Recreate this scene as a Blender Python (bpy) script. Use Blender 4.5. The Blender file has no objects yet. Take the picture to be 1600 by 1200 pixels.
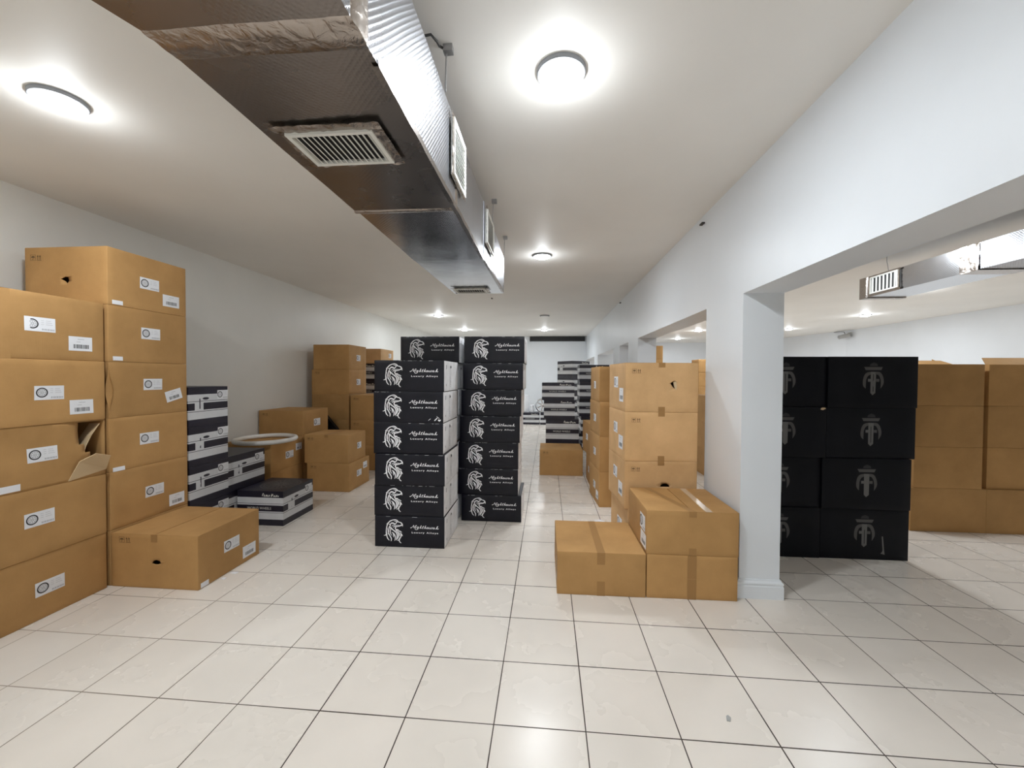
import bpy, bmesh, math, random
from mathutils import Vector, Matrix, noise

# ---------------------------------------------------------------- camera / world / exposure
scene = bpy.context.scene
COL = scene.collection
H = 2.93            # ceiling height
CAMH = 1.531
yaw, pitch, roll = math.radians(4.935), math.radians(-1.093), math.radians(.30)
cd = bpy.data.cameras.new('camera')
cam = bpy.data.objects.new('camera', cd)
COL.objects.link(cam)
F = Vector((-math.sin(yaw)*math.cos(pitch), math.cos(yaw)*math.cos(pitch), math.sin(pitch)))
R = Vector((math.cos(yaw), math.sin(yaw), 0))
U = R.cross(F)
R2 = R*math.cos(roll)+U*math.sin(roll)
U2 = -R*math.sin(roll)+U*math.cos(roll)
m = Matrix((R2, U2, -F)).transposed().to_4x4()
m.translation = Vector((0, 0, CAMH))
cam.matrix_world = m
cd.sensor_width = 36
cd.lens = 36*638/1600
cd.clip_start = .05
scene.camera = cam

world = bpy.data.worlds.new('world')
scene.world = world
world.use_nodes = True
world.node_tree.nodes['Background'].inputs[0].default_value = (.02, .02, .022, 1)
world.node_tree.nodes['Background'].inputs[1].default_value = .3

vs = scene.view_settings
vs.view_transform = 'Standard'
vs.look = 'None'
vs.gamma = 1
vs.use_curve_mapping = False
vs.exposure = 0.74
scene.cycles.diffuse_bounces = 8
scene.cycles.max_bounces = 14

LAMP_W = 12.5       # watts of each ceiling downlight
LAMP_COL = (.90, .955, 1.0)
DOME = 36.0
SIDE_W = 2.4        # part of each lamp's light that leaves the domed cover in all directions

# ceiling downlights: x, y, lit, factor
LIGHTS = [(.054, 1.91, 1, 1.12), (-2.487, 1.90, 1, 1.0), (-.07, 4.76, 1, .8), (-2.52, 9.3, 1, 1.0), (-2.5, 12.2, 1, 1.0),
          (-.10, 12.3, 1, 1.0), (-.07, 9.43, 0, 0), (-.05, -2.3, 1, 2.1), (-2.5, -2.3, 1, .9),  # last two: unseen fill lamps behind the camera, set off the lamp rows
          (7.0, 9.7, 1, 1.2), (6.9, 12.4, 1, 1.0), (4.7, 15.3, 1, 1.0),
          (3.12, 4.62, 1, .9), (5.9, 7.1, 1, 1.1), (4.4, 9.9, 1, 1.0), (4.5, 12.7, 1, 1.0), (6.2, 4.6, 1, 1.2), (6.0, .4, 1, .3)]

# ---------------------------------------------------------------- materials
def nodes_of(mt):
    mt.use_nodes = True
    nt = mt.node_tree
    return nt, nt.nodes, nt.links, nt.nodes['Principled BSDF']

def mat_simple(name, col, rough=.6, metal=0, spec=.5, noise_amt=0, nscale=8, bump=0, bscale=60, emit=0):
    mt = bpy.data.materials.new(name)
    nt, N, L, b = nodes_of(mt)
    b.inputs['Base Color'].default_value = (*col, 1)
    b.inputs['Roughness'].default_value = rough
    b.inputs['Metallic'].default_value = metal
    b.inputs['Specular IOR Level'].default_value = spec
    tc = N.new('ShaderNodeTexCoord')
    if noise_amt:
        n = N.new('ShaderNodeTexNoise'); n.inputs['Scale'].default_value = nscale; n.inputs['Detail'].default_value = 6
        L.new(tc.outputs['Object'], n.inputs['Vector'])
        mr = N.new('ShaderNodeMapRange'); mr.inputs[1].default_value = .3; mr.inputs[2].default_value = .7
        mr.inputs[3].default_value = 1-noise_amt; mr.inputs[4].default_value = 1+noise_amt
        L.new(n.outputs['Fac'], mr.inputs[0])
        mx = N.new('ShaderNodeVectorMath'); mx.operation = 'SCALE'
        mx.inputs[0].default_value = col
        L.new(mr.outputs[0], mx.inputs['Scale'])
        L.new(mx.outputs[0], b.inputs['Base Color'])
    if bump:
        n2 = N.new('ShaderNodeTexNoise'); n2.inputs['Scale'].default_value = bscale; n2.inputs['Detail'].default_value = 4
        L.new(tc.outputs['Object'], n2.inputs['Vector'])
        bp = N.new('ShaderNodeBump'); bp.inputs['Strength'].default_value = bump; bp.inputs['Distance'].default_value = .01
        L.new(n2.outputs['Fac'], bp.inputs['Height'])
        L.new(bp.outputs[0], b.inputs['Normal'])
    if emit:
        b.inputs['Emission Color'].default_value = (*LAMP_COL, 1)
        b.inputs['Emission Strength'].default_value = emit
    return mt

def mat_card(name, col):
    """corrugated cardboard: mottled kraft paper with faint flutes, rubbed streaks"""
    mt = bpy.data.materials.new(name)
    nt, N, L, b = nodes_of(mt)
    b.inputs['Roughness'].default_value = .72
    b.inputs['Specular IOR Level'].default_value = .25
    tc = N.new('ShaderNodeTexCoord')
    oi = N.new('ShaderNodeObjectInfo')
    add = N.new('ShaderNodeVectorMath'); add.operation = 'ADD'
    sc = N.new('ShaderNodeVectorMath'); sc.operation = 'SCALE'
    cmb = N.new('ShaderNodeCombineXYZ')
    L.new(oi.outputs['Random'], cmb.inputs[0]); L.new(oi.outputs['Random'], cmb.inputs[2])
    L.new(cmb.outputs[0], sc.inputs[0]); sc.inputs['Scale'].default_value = 37
    L.new(tc.outputs['Object'], add.inputs[0]); L.new(sc.outputs[0], add.inputs[1])
    n = N.new('ShaderNodeTexNoise'); n.inputs['Scale'].default_value = 3.2; n.inputs['Detail'].default_value = 7; n.inputs['Roughness'].default_value = .6
    L.new(add.outputs[0], n.inputs['Vector'])
    r = N.new('ShaderNodeValToRGB')
    r.color_ramp.elements[0].position = .3; r.color_ramp.elements[0].color = (col[0]*.86, col[1]*.84, col[2]*.8, 1)
    r.color_ramp.elements[1].position = .7; r.color_ramp.elements[1].color = (col[0]*1.1, col[1]*1.1, col[2]*1.1, 1)
    L.new(n.outputs['Fac'], r.inputs[0])
    # per carton brightness
    mr = N.new('ShaderNodeMapRange'); mr.inputs[3].default_value = .92; mr.inputs[4].default_value = 1.07
    L.new(oi.outputs['Random'], mr.inputs[0])
    sc2 = N.new('ShaderNodeVectorMath'); sc2.operation = 'SCALE'
    L.new(r.outputs[0], sc2.inputs[0]); L.new(mr.outputs[0], sc2.inputs['Scale'])
    L.new(sc2.outputs[0], b.inputs['Base Color'])
    mp = N.new('ShaderNodeMapping'); mp.inputs['Scale'].default_value = (160, 160, 14)
    L.new(tc.outputs['Object'], mp.inputs[0])
    n2 = N.new('ShaderNodeTexNoise'); n2.inputs['Scale'].default_value = 1; n2.inputs['Detail'].default_value = 2
    L.new(mp.outputs[0], n2.inputs['Vector'])
    bp = N.new('ShaderNodeBump'); bp.inputs['Strength'].default_value = .12; bp.inputs['Distance'].default_value = .004
    L.new(n2.outputs['Fac'], bp.inputs['Height'])
    L.new(bp.outputs[0], b.inputs['Normal'])
    return mt

def mat_floor():
    mt = bpy.data.materials.new('floor_tiles')
    nt, N, L, b = nodes_of(mt)
    tc = N.new('ShaderNodeTexCoord')
    sep = N.new('ShaderNodeSeparateXYZ'); L.new(tc.outputs['Object'], sep.inputs[0])
    def mth(op, a, v=None, v2=None):
        q = N.new('ShaderNodeMath'); q.operation = op
        for i, z in enumerate((a, v, v2)):
            if z is None: continue
            if isinstance(z, (int, float)): q.inputs[i].default_value = z
            else: L.new(z, q.inputs[i])
        return q.outputs[0]
    ds, fl = [], []
    for k, off in ((0, .224), (1, -1.753)):
        u = mth('DIVIDE', mth('ADD', sep.outputs[k], off), .4)
        fl.append(mth('FLOOR', u))
        fr = mth('FRACT', u)
        ds.append(mth('MULTIPLY', mth('MINIMUM', fr, mth('SUBTRACT', 1, fr)), .4))
    d = mth('MINIMUM', ds[0], ds[1])
    cm = N.new('ShaderNodeCombineXYZ'); L.new(fl[0], cm.inputs[0]); L.new(fl[1], cm.inputs[1])
    wn = N.new('ShaderNodeTexWhiteNoise'); wn.noise_dimensions = '3D'; L.new(cm.outputs[0], wn.inputs['Vector'])
    # groove width varies: filled with dust in places
    gn = N.new('ShaderNodeTexNoise'); gn.inputs['Scale'].default_value = 1.3; gn.inputs['Detail'].default_value = 3
    L.new(tc.outputs['Object'], gn.inputs['Vector'])
    w = mth('MULTIPLY_ADD', gn.outputs['Fac'], .0032, .0012)
    g = mth('LESS_THAN', d, w)
    rp = N.new('ShaderNodeValToRGB')
    rp.color_ramp.elements[0].color = (.73, .675, .61, 1); rp.color_ramp.elements[1].color = (.76, .71, .65, 1)
    e = rp.color_ramp.elements.new(.5); e.color = (.745, .685, .62, 1)
    L.new(wn.outputs['Value'], rp.inputs[0])
    dn = N.new('ShaderNodeTexNoise'); dn.inputs['Scale'].default_value = 2.2; dn.inputs['Detail'].default_value = 5; dn.inputs['Roughness'].default_value = .5
    L.new(tc.outputs['Object'], dn.inputs['Vector'])
    dr = N.new('ShaderNodeMapRange'); dr.inputs[1].default_value = .3; dr.inputs[2].default_value = .75; dr.inputs[3].default_value = .96; dr.inputs[4].default_value = 1.05
    L.new(dn.outputs['Fac'], dr.inputs[0])
    s1 = N.new('ShaderNodeVectorMath'); s1.operation = 'SCALE'
    L.new(rp.outputs[0], s1.inputs[0]); L.new(dr.outputs[0], s1.inputs['Scale'])
    mx = N.new('ShaderNodeMix'); mx.data_type = 'RGBA'
    L.new(g, mx.inputs['Factor']); L.new(s1.outputs[0], mx.inputs[6]); 
    # the joints by the left wall are filled with pale grout dust, the trafficked ones are dark
    gx = N.new('ShaderNodeMapRange'); gx.inputs[1].default_value = -2.6; gx.inputs[2].default_value = -1.0; gx.inputs[3].default_value = 0; gx.inputs[4].default_value = 1
    L.new(sep.outputs[0], gx.inputs[0])
    gc = N.new('ShaderNodeMix'); gc.data_type = 'RGBA'; gc.inputs[6].default_value = (.30, .25, .20, 1); gc.inputs[7].default_value = (.045, .03, .022, 1)
    L.new(gx.outputs[0], gc.inputs['Factor']); L.new(gc.outputs[2], mx.inputs[7])
    # specks
    vo = N.new('ShaderNodeTexVoronoi'); vo.inputs['Scale'].default_value = 3.1
    L.new(tc.outputs['Object'], vo.inputs['Vector'])
    sp = mth('LESS_THAN', vo.outputs['Distance'], .011)
    mx2 = N.new('ShaderNodeMix'); mx2.data_type = 'RGBA'
    L.new(sp, mx2.inputs['Factor']); L.new(mx.outputs[2], mx2.inputs[6]); mx2.inputs[7].default_value = (.16, .13, .11, 1)
    L.new(mx2.outputs[2], b.inputs['Base Color'])
    rr = N.new('ShaderNodeMapRange'); rr.inputs[1].default_value = .3; rr.inputs[2].default_value = .7; rr.inputs[3].default_value = .30; rr.inputs[4].default_value = .24
    L.new(dn.outputs['Fac'], rr.inputs[0])
    rg = mth('ADD', rr.outputs[0], mth('MULTIPLY', g, .4))
    L.new(rg, b.inputs['Roughness'])
    b.inputs['Specular IOR Level'].default_value = .45
    bn = N.new('ShaderNodeTexNoise'); bn.inputs['Scale'].default_value = 5
    L.new(tc.outputs['Object'], bn.inputs['Vector'])
    hh = mth('SUBTRACT', mth('MULTIPLY', bn.outputs['Fac'], .04), g)
    bp = N.new('ShaderNodeBump'); bp.inputs['Strength'].default_value = .25; bp.inputs['Distance'].default_value = .003
    L.new(hh, bp.inputs['Height']); L.new(bp.outputs[0], b.inputs['Normal'])
    return mt

def mat_foil(name, col, rough, quilt=1.0, wr=.006, ws=5, st=.5):
    """reflective foil facing of duct insulation: fine quilted net and soft wrinkles"""
    mt = bpy.data.materials.new(name)
    nt, N, L, b = nodes_of(mt)
    b.inputs['Metallic'].default_value = 1
    b.inputs['Base Color'].default_value = (*col, 1)
    tc = N.new('ShaderNodeTexCoord')
    sep = N.new('ShaderNodeSeparateXYZ'); L.new(tc.outputs['Object'], sep.inputs[0])
    def mth(op, a, v=None):
        q = N.new('ShaderNodeMath'); q.operation = op
        for i, z in enumerate((a, v)):
            if z is None: continue
            if isinstance(z, (int, float)): q.inputs[i].default_value = z
            else: L.new(z, q.inputs[i])
        return q.outputs[0]
    k = 2*math.pi/.014
    xz = mth('ADD', sep.outputs[0], sep.outputs[2])
    a1 = mth('SINE', mth('MULTIPLY', mth('ADD', sep.outputs[1], xz), k*.7))
    a2 = mth('SINE', mth('MULTIPLY', mth('SUBTRACT', sep.outputs[1], xz), k*.7))
    q = mth('MULTIPLY', mth('MAXIMUM', a1, a2), .0011*quilt)
    n = N.new('ShaderNodeTexNoise'); n.inputs['Scale'].default_value = ws; n.inputs['Detail'].default_value = 5
    n.inputs['Distortion'].default_value = .6
    L.new(tc.outputs['Object'], n.inputs['Vector'])
    hgt = mth('ADD', q, mth('MULTIPLY', n.outputs['Fac'], wr))
    bp = N.new('ShaderNodeBump'); bp.inputs['Strength'].default_value = st; bp.inputs['Distance'].default_value = 1
    L.new(hgt, bp.inputs['Height']); L.new(bp.outputs[0], b.inputs['Normal'])
    n2 = N.new('ShaderNodeTexNoise'); n2.inputs['Scale'].default_value = 3; n2.inputs['Detail'].default_value = 5
    L.new(tc.outputs['Object'], n2.inputs['Vector'])
    mr = N.new('ShaderNodeMapRange'); mr.inputs[3].default_value = rough*.75; mr.inputs[4].default_value = rough*1.3
    L.new(n2.outputs['Fac'], mr.inputs[0]); L.new(mr.outputs[0], b.inputs['Roughness'])
    return mt

M = {}
M['wall'] = mat_simple('painted_wall', (.76, .795, .835), .40, noise_amt=.025, nscale=1.5, bump=.12, bscale=9)
M['wall_left'] = mat_simple('painted_wall_left', (.79, .79, .755), .42, noise_amt=.03, nscale=1.5, bump=.12, bscale=9)
M['ceiling'] = mat_simple('ceiling_paint', (.83, .812, .775), .55, noise_amt=.03, nscale=1.1, bump=.08, bscale=6)
M['floor'] = mat_floor()
M['black_paint'] = mat_simple('black_paint', (.01, .01, .012), .5)
M['card'] = mat_card('kraft_cardboard', (.47, .27, .105))
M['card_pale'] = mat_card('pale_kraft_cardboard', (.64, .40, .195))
M['card_dark'] = mat_card('brown_kraft_cardboard', (.36, .215, .10))
M['card_edge'] = mat_simple('cut_cardboard_edge', (.60, .44, .26), .8)
M['tape'] = mat_simple('brown_packing_tape', (.36, .20, .078), .5, spec=.12)
M['tape_clear'] = mat_simple('clear_tape', (.60, .46, .32), .2, spec=.6)
M['paper'] = mat_simple('label_paper', (.80, .81, .84), .5)
M['ink'] = mat_simple('black_ink', (.02, .02, .022), .6)
M['ink_grey'] = mat_simple('grey_ink', (.33, .33, .35), .6)
M['ink_light'] = mat_simple('pale_grey_print', (.42, .42, .44), .6)
M['ink_brown'] = mat_simple('stamp_ink_on_cardboard', (.13, .075, .03), .8)
M['black_card'] = mat_simple('black_printed_cardboard', (.006, .006, .011), .4, spec=.3, noise_amt=.2, nscale=6, bump=.05, bscale=20)
M['black_matte'] = mat_simple('matt_black_cardboard', (.004, .0045, .007), .5, spec=.2, noise_amt=.2, nscale=5, bump=.05, bscale=20)
M['grey_card'] = mat_simple('pale_grey_cardboard', (.78, .79, .81), .5, noise_amt=.12, nscale=12)
M['white_ink'] = mat_simple('white_print', (.85, .85, .87), .5)
M['emblem'] = mat_simple('grey_emblem_print', (.075, .072, .069), .5)
M['emblem_hi'] = mat_simple('light_grey_emblem_print', (.13, .127, .122), .5)
M['bw_white'] = mat_simple('white_printed_band', (.66, .67, .69), .45, noise_amt=.04, nscale=10)
M['bw_black'] = mat_simple('black_printed_band', (.014, .012, .024), .4, noise_amt=.2)
M['foil'] = mat_foil('foil_insulation', (.42, .43, .46), .28, .95)
M['foil_flat'] = mat_foil('smooth_foil', (.33, .30, .28), .26, .10, .004, 4, .5)
M['foil_bright'] = mat_foil('silver_foil', (.62, .63, .66), .20, .22, .005, 3.5, .5)
M['foil_tape'] = mat_foil('wrinkled_foil_tape', (.45, .40, .36), .24, 0, .006, 30, .7)
M['grille'] = mat_simple('white_grille_metal', (.72, .72, .68), .4)
M['dark_gap'] = mat_simple('dark_duct_inside', (.03, .03, .03), .8)
M['metal'] = mat_simple('galvanised_metal', (.45, .45, .46), .35, metal=1)
M['dark_metal'] = mat_simple('dark_metal', (.05, .05, .05), .5, metal=.5)
M['trim_ring'] = mat_simple('lamp_ring_metal', (.27, .28, .30), .5, metal=0)
M['diffuser'] = mat_simple('lit_diffuser', (.9, .9, .9), .4, emit=DOME)
M['diffuser_off'] = mat_simple('unlit_diffuser', (.8, .8, .8), .35)
M['ring_white'] = mat_simple('white_plastic', (.80, .79, .76), .35)
M['plastic'] = mat_simple('milky_plastic_film', (.80, .82, .86), .15, spec=.8, bump=.6, bscale=30)
M['silver'] = mat_simple('silver_alloy', (.72, .73, .75), .25, metal=.9)
M['rubbery'] = mat_simple('grey_housing', (.35, .35, .34), .5)

# ---------------------------------------------------------------- helpers
def link(name, me, mats, parent=None, loc=None, rot=None):
    for q in mats: me.materials.append(M[q])
    o = bpy.data.objects.new(name, me)
    COL.objects.link(o)
    if parent: o.parent = parent
    if loc is not None: o.location = loc
    if rot is not None: o.rotation_euler = rot
    return o

def bm_obj(name, bm, mats, parent=None, loc=None, rot=None, smooth=None):
    me = bpy.data.meshes.new(name)
    bm.to_mesh(me); bm.free()
    if smooth is not None:
        for p in me.polygons: p.use_smooth = True
        me.set_sharp_from_angle(angle=math.radians(smooth))
    return link(name, me, mats, parent, loc, rot)

def add_box(bm, x0, x1, y0, y1, z0, z1, mi=0, mtx=None):
    vs_ = [bm.verts.new(Vector(c)) for c in ((x0,y0,z0),(x1,y0,z0),(x1,y1,z0),(x0,y1,z0),(x0,y0,z1),(x1,y0,z1),(x1,y1,z1),(x0,y1,z1))]
    if mtx:
        for v in vs_: v.co = mtx @ v.co
    for f in ((3,2,1,0),(4,5,6,7),(0,1,5,4),(1,2,6,5),(2,3,7,6),(3,0,4,7)):
        q = bm.faces.new([vs_[i] for i in f]); q.material_index = mi
    return vs_

def add_tube(bm, pts, r, seg=8, closed=False, mi=0):
    pts = [Vector(p) for p in pts]
    rings = []
    n = len(pts)
    for i, p in enumerate(pts):
        if closed: d = pts[(i+1) % n]-pts[(i-1) % n]
        else: d = pts[min(i+1, n-1)]-pts[max(i-1, 0)]
        d.normalize()
        up = Vector((0, 0, 1)) if abs(d.z) < .9 else Vector((1, 0, 0))
        a = d.cross(up).normalized(); b2 = a.cross(d).normalized()
        rings.append([bm.verts.new(p+(a*math.cos(t)+b2*math.sin(t))*r) for t in [2*math.pi*k/seg for k in range(seg)]])
    m_ = n if closed else n-1
    for i in range(m_):
        A, B = rings[i], rings[(i+1) % n]
        for k in range(seg):
            f = bm.faces.new((A[k], A[(k+1) % seg], B[(k+1) % seg], B[k])); f.material_index = mi
    if not closed:
        bm.faces.new(rings[0]).material_index = mi; bm.faces.new(rings[-1][::-1]).material_index = mi

def add_lathe(bm, prof, seg=40, mi=0, cap=True):
    """profile of (r, z) around Z"""
    rings = []
    for r, z in prof:
        rings.append([bm.verts.new((r*math.cos(2*math.pi*k/seg), r*math.sin(2*math.pi*k/seg), z)) for k in range(seg)])
    for A, B in zip(rings, rings[1:]):
        for k in range(seg):
            bm.faces.new((A[k], A[(k+1) % seg], B[(k+1) % seg], B[k])).material_index = mi
    if cap:
        bm.faces.new(rings[0][::-1]).material_index = mi; bm.faces.new(rings[-1]).material_index = mi

def empty(name, loc, rotz=0):
    o = bpy.data.objects.new(name, None)
    COL.objects.link(o); o.location = loc; o.rotation_euler = (0, 0, rotz)
    o.empty_display_size = .1
    return o

def tag(o, label, cat, group=None):
    assert 4 <= len(label.split()) <= 16, (len(label.split()), label)
    o['label'] = label; o['category'] = cat
    if group: o['group'] = group
    return o

def struct(o):
    o['kind'] = 'structure'; return o

# ---------------------------------------------------------------- the rooms
WX = 1.342; WX2 = 1.61; LZ = 2.11
YF = 14.4; YB = -5.0; YR = 17.15
bm = bmesh.new(); add_box(bm, -4.1, 9.1, YB-.1, YR+.2, -.1, 0)
struct(bm_obj('floor', bm, ['floor']))
bm = bmesh.new(); add_box(bm, -4.1, 9.1, YB-.1, YR+.2, H, H+.1)
struct(bm_obj('ceiling', bm, ['ceiling']))
bm = bmesh.new(); add_box(bm, -4.1, -3.95, YB-.1, YF+.1, 0, H)
struct(bm_obj('wall_left', bm, ['wall_left']))
bm = bmesh.new(); add_box(bm, -3.95, WX, YF, YF+.15, 0, H)
struct(bm_obj('wall_far', bm, ['wall']))
bm = bmesh.new(); add_box(bm, -3.95, 8.95, YB-.15, YB, 0, H)
struct(bm_obj('wall_back', bm, ['wall_left']))
PILL = [(-5.0, -.7), (2.95, 3.605), (6.24, 6.96), (7.77, 8.5), (11.1, 11.9), (14.3, YR)]
bm = bmesh.new()
add_box(bm, WX, WX2, YB, YR, LZ, H)
for a, b_ in PILL: add_box(bm, WX, WX2, a, b_, 0, LZ)
struct(bm_obj('wall_right', bm, ['wall']))
# neighbouring room
bm = bmesh.new()
add_box(bm, 8.8, 8.95, YB, 12.9, 0, H)
v = [(8.8, 12.9), (7.8, YR), (7.95, YR), (8.95, 12.9)]
lo = [bm.verts.new((x, y, 0)) for x, y in v]; hi = [bm.verts.new((x, y, H)) for x, y in v]
for i in range(4): bm.faces.new((lo[i], lo[(i+1) % 4], hi[(i+1) % 4], hi[i]))
struct(bm_obj('wall_east', bm, ['wall']))
bm = bmesh.new(); add_box(bm, WX2, 8.0, YR, YR+.15, 0, H)
struct(bm_obj('wall_north', bm, ['wall']))
# black valance across the top of the far wall, white panel beneath
bm = bmesh.new(); add_box(bm, -.62, 1.29, YF-.08, YF, 2.755, H-.012)
struct(bm_obj('trim_1', bm, ['black_paint']))
bm = bmesh.new(); add_box(bm, -.60, 1.29, YF-.045, YF, 2.735, 2.755)
struct(bm_obj('trim_2', bm, ['wall']))

def baseboard(name, x0, x1, y0, y1):
    """moulded skirting running around a pillar"""
    prof = [(0, 0), (.021, 0), (.021, .085), (.017, .093), (.017, .098), (.021, .102), (.019, .112), (.009, .122), (.007, .13), (0, .13)]
    bm = bmesh.new()
    loops = []
    for o_, z in prof:
        loops.append([bm.verts.new(c) for c in ((x0-o_, y0-o_, z), (x1+o_, y0-o_, z), (x1+o_, y1+o_, z), (x0-o_, y1+o_, z))])
    for A, B in zip(loops, loops[1:]):
        for k in range(4):
            bm.faces.new((A[k], A[(k+1) % 4], B[(k+1) % 4], B[k]))
    return struct(bm_obj(name, bm, ['wall']))
baseboard('baseboard_pillar', WX, WX2, 2.95, 3.605)
baseboard('baseboard_second_pillar', WX, WX2, 6.24, 6.96)

# ---------------------------------------------------------------- ceiling lights
LL = {0: 'round ceiling downlight above the open floor just right of the big duct',
      1: 'round ceiling downlight in the upper left corner beside the big duct',
      2: 'lit round downlight on the ceiling beyond the far end of duct',
      3: 'nearer small bright downlight above the left black box stack',
      4: 'farther small bright downlight above the gap between black stacks',
      5: 'small bright downlight right in front of the black far valance',
      6: 'unlit round downlight on the ceiling before the far valance',
      7: 'unseen fill downlight added behind the viewer, nearer the pillars',
      8: 'unseen fill downlight added behind the viewer, nearer the left wall',
      9: 'bright downlight in the side room below the end of its duct',
      10: 'bright downlight in the side room just right of the white pillar',
      11: 'bright downlight seen through the second opening of the pillar wall',
      12: 'side room downlight above the black emblem boxes, hidden by the header',
      13: 'side room downlight between duct end and east wall, behind the header',
      14: 'side room downlight hidden by the header over the second opening',
      15: 'side room downlight deep behind the pillar wall near tall cartons',
      16: 'side room downlight right of the duct above the tan cartons',
      17: 'side room downlight outside the photo, right of the viewer'}
def make_light(x, y, lit):
    t = empty('ceiling_light', (x, y, H))
    bm = bmesh.new()
    add_lathe(bm, [(.112, 0), (.112, -.014), (.108, -.019), (.097, -.019), (.094, -.012), (.093, 0)], 48, cap=False)
    bm_obj('trim_ring', bm, ['trim_ring'], t, smooth=40)
    bm = bmesh.new()
    add_lathe(bm, [(.094, -.006), (.092, -.016), (.082, -.026), (.05, -.034), (.01, -.037)], 40)
    bm_obj('diffuser', bm, ['diffuser' if lit else 'diffuser_off'], t, smooth=60)
    return t
for i, (x, y, lit, fac) in enumerate(LIGHTS):
    t = make_light(x, y, lit)
    tag(t, LL[i], 'ceiling light', 'round ceiling downlights')
    if lit:
        for kind in ('AREA', 'POINT'):
          ld = bpy.data.lights.new('lamp_glow', kind)
          if kind == 'AREA': ld.shape = 'DISK'; ld.size = .17
          else: ld.shadow_soft_size = .05
          ld.energy = (LAMP_W if kind == 'AREA' else SIDE_W)*fac; ld.color = LAMP_COL
          lo_ = bpy.data.objects.new('lamp_glow', ld); COL.objects.link(lo_)
          lo_.parent = t; lo_.location = (0, 0, -.046 if kind == 'AREA' else -.125)

# ---------------------------------------------------------------- cartons
class Box:
    """a carton: surf() gives points on its slightly bulged faces so that labels and prints lie on them"""
    def __init__(s, w, d, h, amp=.004, seed=0, dents=()):
        s.w, s.d, s.h, s.amp, s.seed, s.dents = w, d, h, amp, seed, dents
    def dims(s, f):
        return {'front': (s.w, s.h), 'back': (s.w, s.h), 'left': (s.d, s.h), 'right': (s.d, s.h), 'top': (s.w, s.d), 'bottom': (s.w, s.d)}[f]
    def surf(s, f, a, b, off=0):
        A, B = s.dims(f)
        e = min(a, A-a, b, B-b); e = max(0, min(1, e/.07)); e = e*e*(3-2*e)
        k = {'front': 0, 'back': 1, 'left': 2, 'right': 3, 'top': 4, 'bottom': 5}[f]
        am = s.amp*(.35 if f in ('top', 'bottom') else 1)
        dd = -am*e*(.5+.9*noise.noise(Vector((a*4.5+k*7.3, b*4.5, s.seed*3.17)))) if s.amp else 0
        for (ff, ca, cb, ra, rb, dep) in s.dents:
            if ff == f:
                q = ((a-ca)/ra)**2+((b-cb)/rb)**2
                dd -= dep*math.exp(-q*2)
        o = dd+off
        w, d, h = s.w/2, s.d/2, s.h
        return {'front': (-w+a, -d-o, b), 'back': (w-a, d+o, b), 'left': (-w-o, d-a, b), 'right': (w+o, -d+a, b),
                'top': (-w+a, -d+b, h+o), 'bottom': (-w+a, d-b, -o)}[f]
    def body(s, name, mats, facemat=None, bands=None, n=7, parent=None, loc=None, rot=None, delete=None, solid=False, inset=.003):
        bm = bmesh.new()
        for f in ('front', 'back', 'left', 'right', 'top', 'bottom'):
            A, B = s.dims(f)
            As = [A*i/n for i in range(n+1)]
            Bs = [B*i/n for i in range(n+1)]
            if f not in ('top', 'bottom') and bands:
                Bs = sorted(set([0, B]+[B*(1-x) for x, _ in bands[1:]]))
            grid = [[bm.verts.new(s.surf(f, a, b)) for a in As] for b in Bs]
            for j in range(len(Bs)-1):
                for i in range(n):
                    ca, cb = (As[i]+As[i+1])/2, (Bs[j]+Bs[j+1])/2
                    if delete and delete(f, ca, cb): continue
                    q = bm.faces.new((grid[j][i], grid[j][i+1], grid[j+1][i+1], grid[j+1][i]))
                    mi = 0
                    if facemat: mi = facemat.get(f, 0)
                    if bands and f not in ('top', 'bottom'):
                        fr = 1-cb/B
                        for st, mm in bands:
                            if fr >= st: mi = mm
                    q.material_index = mi
        bmesh.ops.remove_doubles(bm, verts=bm.verts, dist=.0004)
        # worn, slightly rounded arrises
        if not bands and not delete:
            ed = [e for e in bm.edges if len(e.link_faces) == 2 and e.calc_face_angle(0) > 1.0]
            bmesh.ops.bevel(bm, geom=ed, offset=inset, segments=2, affect='EDGES', profile=.5)
        o = bm_obj(name, bm, mats, parent, loc, rot, smooth=50)
        if solid:
            md = o.modifiers.new('thickness', 'SOLIDIFY'); md.thickness = .006; md.offset = -1
        return o
    def decal(s, name, f, polys, mats, parent, off=.0009, grid=None):
        """polys: list of (polygon points in face coordinates, material index)"""
        bm = bmesh.new()
        for k, (p, mi) in enumerate(polys):
            o_ = off+k*.000012
            vs_ = [bm.verts.new(s.surf(f, a, b, o_)) for a, b in p]
            try: bm.faces.new(vs_).material_index = mi
            except ValueError: pass
        return bm_obj(name, bm, mats, parent)

def rect(a0, b0, a1, b1): return [(a0, b0), (a1, b0), (a1, b1), (a0, b1)]
def gridrect(a0, b0, a1, b1, n=4, m_=3):
    return [rect(a0+(a1-a0)*i/n, b0+(b1-b0)*j/m_, a0+(a1-a0)*(i+1)/n, b0+(b1-b0)*(j+1)/m_) for i in range(n) for j in range(m_)]
def ring2(cx, cy, r0, r1, n=24):
    o = []
    for k in range(n):
        a, b = 2*math.pi*k/n, 2*math.pi*(k+1)/n
        o.append([(cx+r0*math.cos(a), cy+r0*math.sin(a)), (cx+r1*math.cos(a), cy+r1*math.sin(a)), (cx+r1*math.cos(b), cy+r1*math.sin(b)), (cx+r0*math.cos(b), cy+r0*math.sin(b))])
    return o
def rotp(p, c, ang):
    ca, sa = math.cos(ang), math.sin(ang)
    return [(c[0]+(x-c[0])*ca-(y-c[1])*sa, c[1]+(x-c[0])*sa+(y-c[1])*ca) for x, y in p]

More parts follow.
